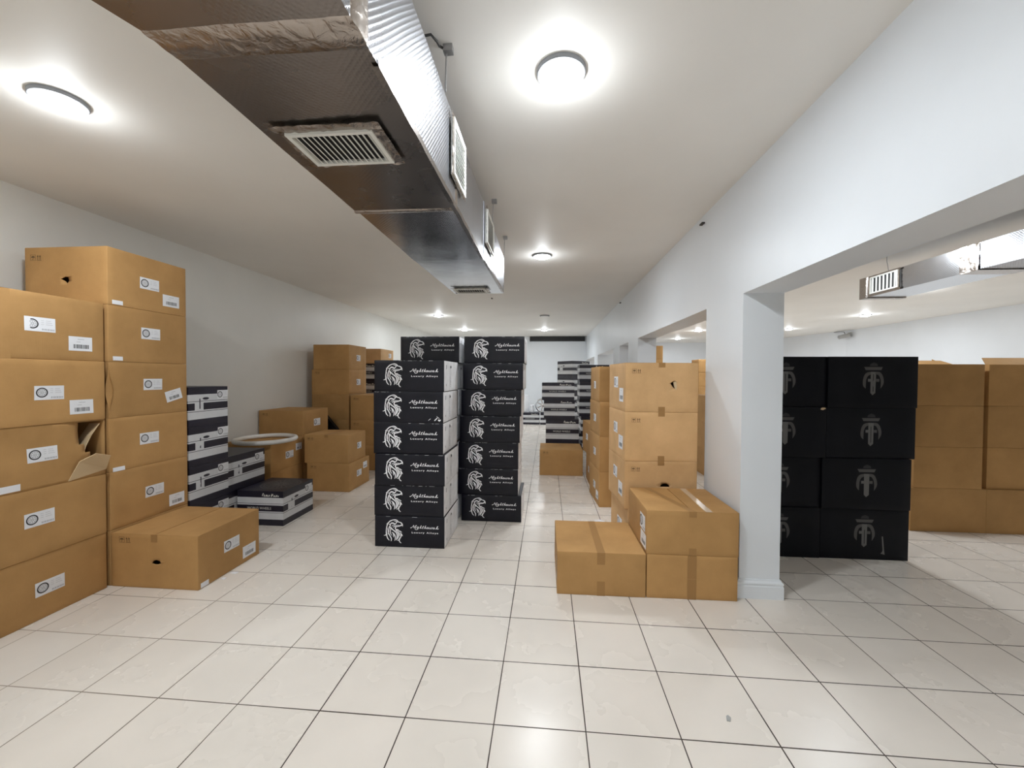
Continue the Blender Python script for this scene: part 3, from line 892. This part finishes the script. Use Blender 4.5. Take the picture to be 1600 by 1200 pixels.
# ---- cartons at the pillar (right foreground)
G = 'low tan cartons in front of the pillar'
o, bx = carton(.075, .686, 2.868, 3.49, 0, .303, rot=.008, mat='card', n=10, flaps=True, label='low tan carton with centre tape on the floor, left of the pillar pair', group=G)
put_tape(bx, o, wid=.055, fold=.08, foldb=.10); put_barcode(bx, o, 'left', .46, .05, .13, .16)
o, bx = carton(.692, 1.300, 2.878, 3.48, 0, .303, rot=.012, mat='card', n=10, label='tan carton on the floor touching the pillar, under a taped carton', group=G)
put_tape(bx, o, wid=.06, fold=.16, foldb=.14, top=False)
o, bx = carton(.690, 1.305, 2.880, 3.475, .303, .608, rot=.010, mat='card', n=10, flaps=True, label='taped tan carton stacked against the pillar, upper of two', group=G)
put_tape(bx, o, wid=.05, cen=.31, fold=.035, foldb=.05, skew=-.17)
put_tape(bx, o, wid=.045, cen=.42, fold=0, mat='tape_clear', skew=.015, name='pale_tape')
put_label(bx, o, 'left', .40, .13, .14, .11); put_barcode(bx, o, 'left', .42, .02, .16, .10)

# ---- S: taller stack behind
G = 'tan cartons in the stack behind the pillar cartons'
Z = [0, .405, .815, 1.232, 1.652]
R4 = .066
for i in range(4):
    hole = None; d = []
    lab = 'tan carton in stack behind the low pillar cartons, '+ordn(i, 4)
    if i == 3: hole = ('front', [(.375, .245), (.40, .262), (.425, .262), (.415, .235), (.42, .20), (.405, .205), (.39, .225)]); lab = 'tan carton with torn hole, topmost in stack behind low pillar cartons'
    if i == 2: lab = 'tan carton with handling marks, second from top behind low pillar cartons'
    if i == 1: hole = ('front', [(.30, .192)]+[(.34+.04*math.cos(t), .192+.03*math.sin(t)) for t in [math.pi*(1-k/6) for k in range(1, 7)]])
    rr = R4 if i else R4+.01
    cx = .9445+(0.03 if i == 0 else 0)
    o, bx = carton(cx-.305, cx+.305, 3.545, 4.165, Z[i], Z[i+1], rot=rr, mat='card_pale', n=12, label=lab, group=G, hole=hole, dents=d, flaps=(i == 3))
    if i:
        put_marks(bx, o, 'front', .055, bx.h-.085, .036); put_tape(bx, o, wid=.055, fold=.035, top=(i == 3), foldb=.045)
        put_label(bx, o, 'left', .20, .20, .15, .10); put_barcode(bx, o, 'left', .40, .08, .14, .12)
    else: put_label(bx, o, 'left', .25, .14, .15, .10)
    if i == 3:   # paper flap hanging in the torn hole
        bm = bmesh.new()
        q = [bm.verts.new(bx.surf('front', a, b, .002)) for a, b in ((.40, .255), (.425, .262), (.432, .215), (.424, .185), (.408, .215))]
        bm.faces.new(q); bm_obj('torn_paper', bm, ['card_edge'], o)

# ---- T: stack in the aisle row behind S, U on top of its rear carton
for i in range(4):
    cx = .905
    o, bx = carton(cx-.315, cx+.315, 4.85, 5.48, (0, .415, .83, 1.235)[i], (.415, .83, 1.235, 1.65)[i], rot=.075 if i < 3 else .05, mat='card', label='tan carton in third stack along the pillar wall, '+ordn(i, 4), group='tan cartons in third stack along the pillar wall')
    put_label(bx, o, 'left', .25, .15, .14, .09)
    if i == 0: put_barcode(bx, o, 'left', .42, .06, .13, .10)
o, bx = carton(.602, 1.25, 5.62, 6.27, 0, .40, rot=.01, mat='card', label='tan carton on the floor behind the third stack, left of the pillar wall')
put_label(bx, o, 'left', .25, .15, .14, .09)
o, bx = carton(.585, 1.21, 5.80, 6.44, .40, .86, rot=.10, mat='card', label='small tan carton standing on a floor carton behind the third stack')
put_label(bx, o, 'left', .25, .20, .14, .09)
# ---- V lone carton
o, bx = carton(-.110, .553, 6.32, 6.95, 0, .398, mat='card', flaps=True, label='single tan carton on the aisle floor in front of striped boxes')
put_marks(bx, o, 'front', .05, .33, .04); put_tape(bx, o, wid=.02, fold=0, mat='tape')
# ---- W, X, X2 striped stacks
Z = [0, .375, .795, 1.125, 1.424]
for i in range(4):
    wheelbox(*[(-.02, .60), (-.02, .545), (-.055, .475), (-.09, .465)][i], 7.08, 7.66, Z[i], Z[i+1], label='striped wheel box in stack behind the lone aisle carton, '+ordn(i, 4).replace('carton', 'box'), group='striped boxes behind the lone aisle carton', faces=('front',), panel=False)
for i in range(5):
    wheelbox(.665+.03*(i == 1), 1.27, 8.55-.1*(i % 2), 9.12, .355*i, .355*(i+1), rot=0, label='striped wheel box in stack nearest pillar wall at aisle end, '+ordn(i, 5).replace('carton', 'box'), group='striped boxes at the aisle end', faces=('front', 'left'), sticker=False)
for i in range(5):
    wheelbox(.36-.0*i, .90, 9.75, 10.3, .38*i, .38*(i+1), rot=math.radians(38), label='turned striped box standing askew at far aisle end, '+ordn(i, 5).replace('carton', 'box'), group='askew striped boxes at the far aisle end', faces=('front', 'left'), sticker=False)
# ---- far end of the aisle
for k, x in enumerate((-.78, -.17)):
    wheelbox(x-.04, x+.54, 12.95, 13.5, 0, .37, label=('left', 'right')[k]+' striped box on the floor at the far white wall', group='striped boxes at the far white wall', faces=('front',))
bm = bmesh.new()
add_lathe(bm, [(.085, 0), (.09, .02), (.082, .2), (.088, .4), (.08, .56)], 20)
o = bm_obj('wrapped_roll', bm, ['plastic'], loc=(-.66, 13.2, .371), smooth=60)
tag(o, 'white plastic wrapped roll upright on striped box at far wall', 'roll')
def alloy_wheel(loc, rot, label):
    t = empty('spare_wheel', loc); t.rotation_euler = rot
    bm = bmesh.new(); add_lathe(bm, [(.17, -.09), (.22, -.09), (.225, -.08), (.205, -.06), (.20, .05), (.225, .08), (.22, .09), (.19, .085), (.185, .05), (.19, -.06), (.17, -.09)], 36, cap=False)
    bm_obj('rim', bm, ['silver'], t, smooth=50)
    for k in range(7):
        bm = bmesh.new(); add_box(bm, .035, .195, -.016, .016, .03, .06, mtx=Matrix.Rotation(2*math.pi*k/7, 4, 'Z'))
        bm_obj('spoke', bm, ['silver'], t)
    bm = bmesh.new(); add_lathe(bm, [(.055, 0), (.055, .055), (.03, .07), (.028, .06)], 24); bm_obj('hub', bm, ['silver'], t, smooth=50)
    return tag(t, label, 'wheel', None)
alloy_wheel((-.15, 13.2, .371+.228), (math.radians(86), 0, math.radians(12)), 'silver alloy wheel standing on striped box at the far wall')
bm = bmesh.new()
for k in range(5): add_lathe(bm, [(.055+.01*math.sin(k), k*.05), (.07, k*.05+.025), (.055, k*.05+.05)], 14, cap=False)
o = bm_obj('plastic_bag', bm, ['plastic'], loc=(-.475, 13.15, .371), smooth=70)
tag(o, 'crumpled clear plastic bag on striped box beside alloy wheel', 'bag')

# ---- Y: black emblem boxes in the side room
def emblem(bx, root, k=.0049):
    def tf(x, y): return ((x/15+35)*k, bx.h-(y/15+3)*k*1.06)
    P = []
    P.append(([tf(330, 205), tf(370, 280), tf(740, 280), tf(775, 205)], 0))
    P += [(q, 0) for q in ribbons([[(375,720,10),(345,640,70),(350,500,78),(400,390,86),(500,350,60)], [(735,720,8),(770,600,66),(760,480,76),(700,370,80),(600,350,60)]], tf)]
    P.append(([tf(490, 320), tf(490, 830), tf(545, 885), tf(610, 830), tf(620, 320)], 1))
    P.append(([tf(545, 380), tf(545, 800), tf(566, 800), tf(566, 380)], 2))
    P.append(([tf(425, 490), tf(425, 560), tf(490, 560), tf(490, 490)], 1)); P.append(([tf(620, 490), tf(620, 560), tf(700, 560), tf(700, 490)], 0))
    P.append(([tf(460, 185), tf(480, 130), tf(560, 95), tf(640, 125), tf(660, 185)][::-1], 2))
    bx.decal('emblem_print', 'front', P, ['emblem', 'emblem_hi', 'ink'], root, .001)
YB_ = .4278
for c, (x0, x1) in enumerate(((1.665, 2.345), (2.352, 3.052))):
    for i in range(4):
        SEED[0] += 1
        sh = (0 if i > 1 else -.034)
        bx = Box(x1-x0, .62, YB_-.0012, .003, SEED[0])
        w = bx.w/2
        o = bx.body('emblem_box', ['black_matte'], n=8, loc=(x0+w+sh, 3.65+.31+.012*((i+c) % 2), YB_*i), rot=(0, 0, .006))
        tag(o, 'matt black box with grey emblem, '+('outer' if c else 'pillar side')+' column, '+ordn(i, 4).replace('carton', 'box'), 'cardboard box', 'black emblem boxes')
        emblem(bx, o)
        if c == 1 and i == 0:
            P = [(q, 0) for q in ribbons_m([[(.50, .05, .035), (.505, .08, .014), (.50, .14, .012), (.495, .20, .01)]])]
            bx.decal('scuff_mark', 'front', P, ['emblem_hi'], o, .0012)
# small torn spot of bare cardboard at a corner
        if c == 0 and i == 2:
            P = [([(bx.w-.05, bx.h-.018), (bx.w-.03, bx.h-.024), (bx.w-.006, bx.h-.012), (bx.w-.012, bx.h-.002), (bx.w-.04, bx.h-.002)], 0)]
            bx.decal('torn_spot', 'front', P, ['card_edge'], o, .0013)

# ---- Z: brown cartons behind
def zbox(x0, x1, y0, y1, z0, z1, lab, **k):
    return carton(x0, x1, y0, y1, z0, z1, mat='card', label=lab, group='brown cartons beyond the black emblem boxes', **k)
zbox(3.64, 4.33, 4.40, 5.03, 0, .437, 'brown carton on floor right beside the black emblem boxes')
zbox(4.331, 5.02, 4.40, 5.03, 0, .437, 'brown carton on floor at the right edge of the photo')
for i in range(3):
    zbox(3.66, 4.285, 4.40, 5.02, .437+.412*i, .437+.412*(i+1), 'brown carton in column next to black emblem boxes, '+('lower', 'middle', 'topmost')[i]+' one', amp=.007)
    zbox(4.345, 4.98, 4.42, 5.05, .437+.412*i, .437+.412*(i+1), 'brown carton in column at the photo right edge, '+('lower', 'middle', 'topmost')[i]+' one', amp=.007)
# flaps standing open on the topmost ones
tops = [q for q in bpy.data.objects if q.parent is None and q.name.startswith('cardboard_box') and q.get('group') == 'brown cartons beyond the black emblem boxes' and 'topmost' in q.get('label', '')]
for q, fl in zip(tops, (((-.25, .30, -.05, .05), (.18, .3, .05, .07)), ((-.32, .32, -.3, .07),))):
    for (xa, xb, yy, hh) in fl:
        bm = bmesh.new()
        v0 = [(xa, yy+.02, .412), (xb, yy+.02, .412), (xb-.04, yy+.14, .412+hh), (xa+.08, yy+.14, .412+hh)]
        f_ = bm.faces.new([bm.verts.new(p) for p in v0])
        fo = bm_obj('flap', bm, ['card'], q); md = fo.modifiers.new('t', 'SOLIDIFY'); md.thickness = .005
for c, (x0, y0) in enumerate(((2.9, 12.9), (4.60, 12.9))):
    for i in range(6 - c):
        o, bx = carton(x0, x0+.63, y0, y0+.63, .415*i, .415*(i+1), mat='card', label='far brown carton in side room '+('behind the torn carton, ' if c == 0 else 'beside the pillar edge, ')+ordn(i, 6-c), group='far brown cartons in the side room')
        put_label(bx, o, 'front', .2, .2)
for i in range(3):
    carton(2.44, 3.06, 6.42, 7.04, .415*i, .415*(i+1), mat='card', label='brown carton glimpsed through the second opening beside pillar, '+ordn(i, 3), group='cartons glimpsed through the second opening')

# ---------------------------------------------------------------- foil duct in the main room
DX0, DX1, DZ0, DZ1 = -.955, -.45, 2.345, 2.758
duct = empty('air_duct', (0, 0, 0))
tag(duct, 'long silver foil wrapped air duct hanging under the main ceiling', 'air duct')
def loft(bm, secs, mi=0, mb=0, cap=True):
    """sections: (y, x0, x1, z0, z1)"""
    NN = 8
    rings = []
    for y, x0, x1, z0, z1 in secs:
        pts = []
        for k in range(NN): pts.append((x0+(x1-x0)*k/NN, z0))
        for k in range(NN): pts.append((x1, z0+(z1-z0)*k/NN))
        for k in range(NN): pts.append((x1+(x0-x1)*k/NN, z1))
        for k in range(NN): pts.append((x0, z1+(z0-z1)*k/NN))
        rings.append([bm.verts.new((x, y, z)) for x, z in pts])
    n = len(rings[0])
    for A, B in zip(rings, rings[1:]):
        for k in range(n):
            f = bm.faces.new((A[k], B[k], B[(k+1) % n], A[(k+1) % n])); f.material_index = mb if k < NN else mi
    if cap:
        bm.faces.new(rings[0]); bm.faces.new(rings[-1][::-1])
    bmesh.ops.recalc_face_normals(bm, faces=bm.faces)
def sag(bm, amp, seed):
    yy = [v.co.y for v in bm.verts]; ya, yb = min(yy), max(yy)
    amp0 = amp
    for v in bm.verts:
        amp = amp0*min(1, min(v.co.y-ya, yb-v.co.y)/.2)
        q = noise.noise(Vector((v.co.x*3, v.co.y*2.2, v.co.z*3+seed)))
        v.co.z += amp*q*.6; v.co.x += amp*q*.8
def ys(a, b, st=.06):
    n = max(2, int((b-a)/st)); return [a+(b-a)*i/n for i in range(n+1)]
bm = bmesh.new()
S_ = []
for y in ys(-2.4, .93):
    t = min(1, max(0, (.93-y)/.5)); S_.append((y, DX0-.19*t, DX1-.01*t, DZ0, DZ1))
loft(bm, S_, 0, 1); sag(bm, .006, 1)
bm_obj('foil_section', bm, ['foil', 'foil_flat'], duct, smooth=40)
bm = bmesh.new(); loft(bm, [(y, DX0, DX1, DZ0, DZ1) for y in ys(.93, 1.98)], 0, 1); sag(bm, .005, 2)
bm_obj('foil_section', bm, ['foil', 'foil_flat'], duct, smooth=40)
bm = bmesh.new(); loft(bm, [(y, DX0+.004, DX1-.004, DZ0+.006, DZ1) for y in ys(1.98, 2.86)], 0, 1); sag(bm, .005, 3)
bm_obj('foil_section', bm, ['foil', 'foil_bright'], duct, smooth=40)
bm = bmesh.new(); loft(bm, [(y, DX0, DX1, DZ0+.012+.022*(y-2.86)/1.3, DZ1-.02*(y-2.86)/1.3) for y in ys(2.86, 4.18)], 0, 1); sag(bm, .004, 4)
bm_obj('foil_section', bm, ['foil', 'foil_bright'], duct, smooth=40)
# wrinkled tape bands over the joints
def band(y, w, seed, off=.004, amp=.006):
    bm = bmesh.new()
    def o_(yy): return off*math.sqrt(max(0, 1-(2*(yy-y)/w)**2))-.0012
    loft(bm, [(yy, DX0-o_(yy)-(.19*(.93-yy)/.5 if yy < .93 else 0), DX1+o_(yy)+(-.01*(.93-yy)/.5 if yy < .93 else 0), DZ0-o_(yy), DZ1-.01) for yy in ys(y-w/2, y+w/2, .010)], cap=False)
    amp0 = amp
    for v in bm.verts:
        amp = amp0*(1-min(1, abs(2*(v.co.y-y)/w))**4)
        q = noise.noise(Vector((v.co.x*22, v.co.y*30, v.co.z*22+seed)))
        v.co.z += amp*q; v.co.x += amp*q*.5; v.co.y += .006*noise.noise(Vector((v.co.x*6, v.co.z*6, seed)))
    bm_obj('foil_tape', bm, ['foil_tape'], duct, smooth=30)
band(.95, .10, 5, .006, .004); band(1.98, .045, 8, .006, .003); 
# edge tapes along the lower right arris
bm = bmesh.new()
for y0, y1 in ((1.05, 4.1),):
    Y = ys(y0, y1, .05); prev = None
    for y in Y:
        z = DZ0+(0 if y < 2.86 else .012+.022*(y-2.86)/1.3)
        j = .004*noise.noise(Vector((y*9, 0, 3)))
        r = [bm.verts.new(p) for p in ((DX1-.016, y, z-.004+j), (DX1+.005+j, y, z-.005), (DX1+.006+j, y, z+.018))]
        if prev:
            for k in range(2): bm.faces.new((prev[k], r[k], r[k+1], prev[k+1]))
        prev = r
bm_obj('corner_tape', bm, ['foil_flat'], duct, smooth=30)

def grille(name, parent, loc, rot, w, h, nsl, vertical=False, mat='grille', border=.014, tape=.035):
    """supply grille: frame, dark throat and slats; lies in local XY facing -Z"""
    g = empty(name, loc); g.parent = parent; g.rotation_euler = rot
    bm = bmesh.new()
    for a in ((-w/2, w/2, -h/2, -h/2+border), (-w/2, w/2, h/2-border, h/2), (-w/2, -w/2+border, -h/2+border, h/2-border), (w/2-border, w/2, -h/2+border, h/2-border)):
        add_box(bm, *a, -.016, .002)
    bm_obj('grille_frame', bm, [mat], g)
    bm = bmesh.new(); add_box(bm, -w/2+border, w/2-border, -h/2+border, h/2-border, -.002, .0)
    bm_obj('grille_throat', bm, ['dark_gap'], g)
    bm = bmesh.new()
    L_ = (w if not vertical else h)-2*border
    for k in range(nsl):
        c = -L_/2+L_*(k+.5)/nsl
        if not vertical: mtx = Matrix.Translation((c, 0, -.009)) @ Matrix.Rotation(math.radians(38), 4, 'Y'); add_box(bm, -.007, .007, -h/2+border, h/2-border, -.0012, .0012, mtx=mtx)
        else: mtx = Matrix.Translation((0, c, -.009)) @ Matrix.Rotation(math.radians(-38), 4, 'X'); add_box(bm, -w/2+border, w/2-border, -.007, .007, -.0012, .0012, mtx=mtx)
    bm_obj('slats', bm, [mat], g)
    if tape:
        bm = bmesh.new()
        for (x0, x1, y0, y1) in ((-w/2-tape, w/2+tape, -h/2-tape, -h/2), (-w/2-tape, w/2+tape, h/2, h/2+tape*.6), (-w/2-tape*.6, -w/2, -h/2, h/2), (w/2, w/2+tape, -h/2, h/2)):
            n1, n2 = max(2, int((x1-x0)/.014)), max(2, int((y1-y0)/.014))
            gr = [[bm.verts.new((x0+(x1-x0)*i/n1, y0+(y1-y0)*j/n2, -.008+.006*noise.noise(Vector((i*.8+x0*50, j*.8, y0*40))))) for i in range(n1+1)] for j in range(n2+1)]
            for j in range(n2):
                for i in range(n1): bm.faces.new((gr[j][i], gr[j+1][i], gr[j+1][i+1], gr[j][i+1]))
        bm_obj('wrinkled_tape', bm, ['foil_tape'], g, smooth=60)
    return g
grille('bottom_grille', duct, (-.725, 1.40, DZ0-.004), (0, 0, 0), .30, .20, 14)
grille('bottom_grille', duct, (-.745, 3.95, DZ0+.024), (0, 0, 0), .30, .19, 12, tape=.03)
ry = (0, math.radians(-90), 0)   # facing +X
grille('side_grille', duct, (DX1+.006, 1.985, 2.585), (math.radians(-90), 0, math.radians(90)), .26, .26, 12, vertical=True, tape=.02)
grille('side_grille', duct, (DX1+.006, 3.07, 2.60), (math.radians(-90), 0, math.radians(90)), .34, .24, 12, vertical=True, tape=.02)

# hangers on the right of the duct
HY = (.2, 1.73, 3.24, 4.10)
for k, y in enumerate(HY):
    t = empty('duct_hanger', (DX1+.02, y, H))
    bm = bmesh.new(); add_box(bm, -.018, .022, -.016, .016, -.028, 0)
    bm_obj('ceiling_bracket', bm, ['metal'], t)
    bm = bmesh.new(); add_tube(bm, [(-.006, 0, -.02), (-.008, 0, -.10), (-.010, 0, -.19)], .0035, 6)
    bm_obj('hanger_wire', bm, ['metal'], t)
    if k == 1:
        bm = bmesh.new(); add_tube(bm, [(-.01, .0, -.014), (-.03, -.03, -.02), (-.028, -.07, -.035), (-.045, -.10, -.03), (-.085, -.10, -.035)], .005, 8)
        bm_obj('loose_wire', bm, ['dark_metal'], t, smooth=60)
    tag(t, ('thin wire duct hanger beside duct, nearest the viewer overhead', 'wire duct hanger with a loose dark wire end near the top', 'small duct hanger midway along the right side of the duct', 'small duct hanger at the far end of the duct')[k], 'duct hanger', 'hangers of the main duct')
# small ceiling / wall clips
for k, (x, y, z) in enumerate(((-1.0, 7.3, H), (WX-.012, 3.70, 2.868), (WX-.012, 7.7, 2.90))):
    bm = bmesh.new(); add_box(bm, -.012, .012, -.03, .03, -.012, 0)
    add_tube(bm, [(0, -.03, -.012), (0, -.045, -.022), (0, -.06, -.018)], .004, 6)
    if k: pass
    tag(bm_obj('metal_clip', bm, ['dark_metal'], loc=(x, y, z)), ('small dark metal clip on the ceiling beyond the duct end', 'small metal clip on the pillar wall above the first pillar', 'tiny metal clip high on the pillar wall near far end')[k], 'clip')

# ---------------------------------------------------------------- duct in the side room
d2 = empty('air_duct', (0, 0, 0))
tag(d2, 'silver foil wrapped air duct under the side room ceiling', 'air duct')
EX0, EX1, EZ0, EZ1 = 3.76, 4.19, 2.49, 2.722
bm = bmesh.new(); loft(bm, [(y, EX0, EX1, EZ0, EZ1) for y in ys(-2.2, 4.02)], 0, 0); sag(bm, .006, 11)
bm_obj('foil_section', bm, ['foil'], d2, smooth=40)
bm = bmesh.new(); loft(bm, [(y, EX0+.004, EX1-.004, EZ0-.004, EZ1-.002) for y in ys(4.02, 5.26)], 0, 0); sag(bm, .006, 12)
bm_obj('foil_section', bm, ['foil_bright'], d2, smooth=40)
bm = bmesh.new(); loft(bm, [(y, EX0-.006, EX1+.006, EZ0-.008, EZ1) for y in ys(3.93, 4.10, .012)], cap=False)
for v in bm.verts: v.co.x += .008*noise.noise(Vector((v.co.x*22, v.co.y*30, v.co.z*22)))
bm_obj('foil_tape', bm, ['foil_tape'], d2, smooth=30)
bm = bmesh.new(); loft(bm, [(y, EX0-.008, EX1+.01, EZ0-.016, EZ1) for y in ys(5.20, 5.30, .02)])
bm_obj('end_collar', bm, ['foil_tape'], d2, smooth=30)
grille('side_grille', d2, (EX0-.004, 4.94, (EZ0+EZ1)/2), (math.radians(90), 0, math.radians(90)), .38, .19, 7, tape=.03, mat='grille')
for y in (1.0, 3.0, 4.9):
    t = empty('duct_hanger', (EX0-.02, y, H))
    bm = bmesh.new(); add_box(bm, -.018, .022, -.016, .016, -.02, 0); bm_obj('ceiling_bracket', bm, ['metal'], t)
    bm = bmesh.new(); add_tube(bm, [(.006, 0, -.02), (.008, 0, -.10), (.03, 0, -.215)], .0035, 6); bm_obj('hanger_wire', bm, ['metal'], t)
    tag(t, {1.0: 'duct hanger of the side room duct, nearest the viewer', 3.0: 'duct hanger midway along the side room duct', 4.9: 'duct hanger at the grille end of side room duct'}[y], 'duct hanger', 'hangers of the side room duct')

# ---------------------------------------------------------------- small things
t = empty('security_camera', (8.78, 12.72, 2.80))
bm = bmesh.new(); add_box(bm, -.03, .02, -.06, .06, -.06, .06); bm_obj('wall_plate', bm, ['grille'], t)
bm = bmesh.new(); add_tube(bm, [(-.02, 0, 0), (-.10, 0, -.02), (-.13, 0, -.03)], .018, 10); bm_obj('arm', bm, ['rubbery'], t, smooth=60)
bm = bmesh.new(); add_lathe(bm, [(.03, -.16), (.055, -.14), (.058, .12), (.066, .13), (.066, .17), (.05, .175)], 20); bm_obj('housing', bm, ['rubbery'], t, loc=(-.16, 0, -.05), rot=(math.radians(80), 0, math.radians(30)), smooth=50)
bm = bmesh.new(); add_tube(bm, [(-.12, .02, .0), (-.10, .10, .08), (-.08, .35, .115), (-.06, .7, .12)], .008, 6); bm_obj('cable', bm, ['dark_metal'], t, smooth=60)
tag(t, 'small grey camera high on the east wall of side room', 'security camera')

def scrap(name, pts, loc, mat, lab):
    bm = bmesh.new()
    f_ = bm.faces.new([bm.verts.new(p) for p in pts])
    r_ = bmesh.ops.extrude_face_region(bm, geom=[f_])
    bmesh.ops.translate(bm, vec=(0, 0, .0025), verts=[e for e in r_['geom'] if isinstance(e, bmesh.types.BMVert)])
    bmesh.ops.recalc_face_normals(bm, faces=bm.faces)
    return tag(bm_obj(name, bm, [mat], loc=loc), lab, 'scrap')
scrap('paper_scrap', [(-.011, -.012, 0), (.004, -.014, 0), (.014, .004, .002), (.005, .016, .004), (-.004, .012, .001)], (.818, 1.878, .0005), 'rubbery', 'tiny grey scrap lying on the open floor tiles')
scrap('paper_scrap', [(-.03, -.01, 0), (.02, -.014, 0), (.035, .006, .004), (-.02, .014, .001)], (-2.40, 2.93, .0005), 'paper', 'white paper scrap on floor beside low tan carton, farther one')
scrap('paper_scrap', [(-.015, -.01, 0), (.012, -.012, 0), (.016, .01, .003), (-.01, .012, .001)], (-2.41, 2.84, .0005), 'paper', 'white paper scrap on floor beside low tan carton, nearer one')
bm = bmesh.new()
gr = [[bm.verts.new((-.05+.1*i/6, -.10+.2*j/8, .004+.016*abs(noise.noise(Vector((i*.7, j*.7, 2)))))) for i in range(7)] for j in range(9)]
for j in range(8):
    for i in range(6): bm.faces.new((gr[j][i], gr[j][i+1], gr[j+1][i+1], gr[j+1][i]))
o = bm_obj('plastic_film', bm, ['plastic'], loc=(.56, 4.28, 0), smooth=80)
tag(o, 'crumpled piece of clear film on floor beside the aisle stacks', 'film')
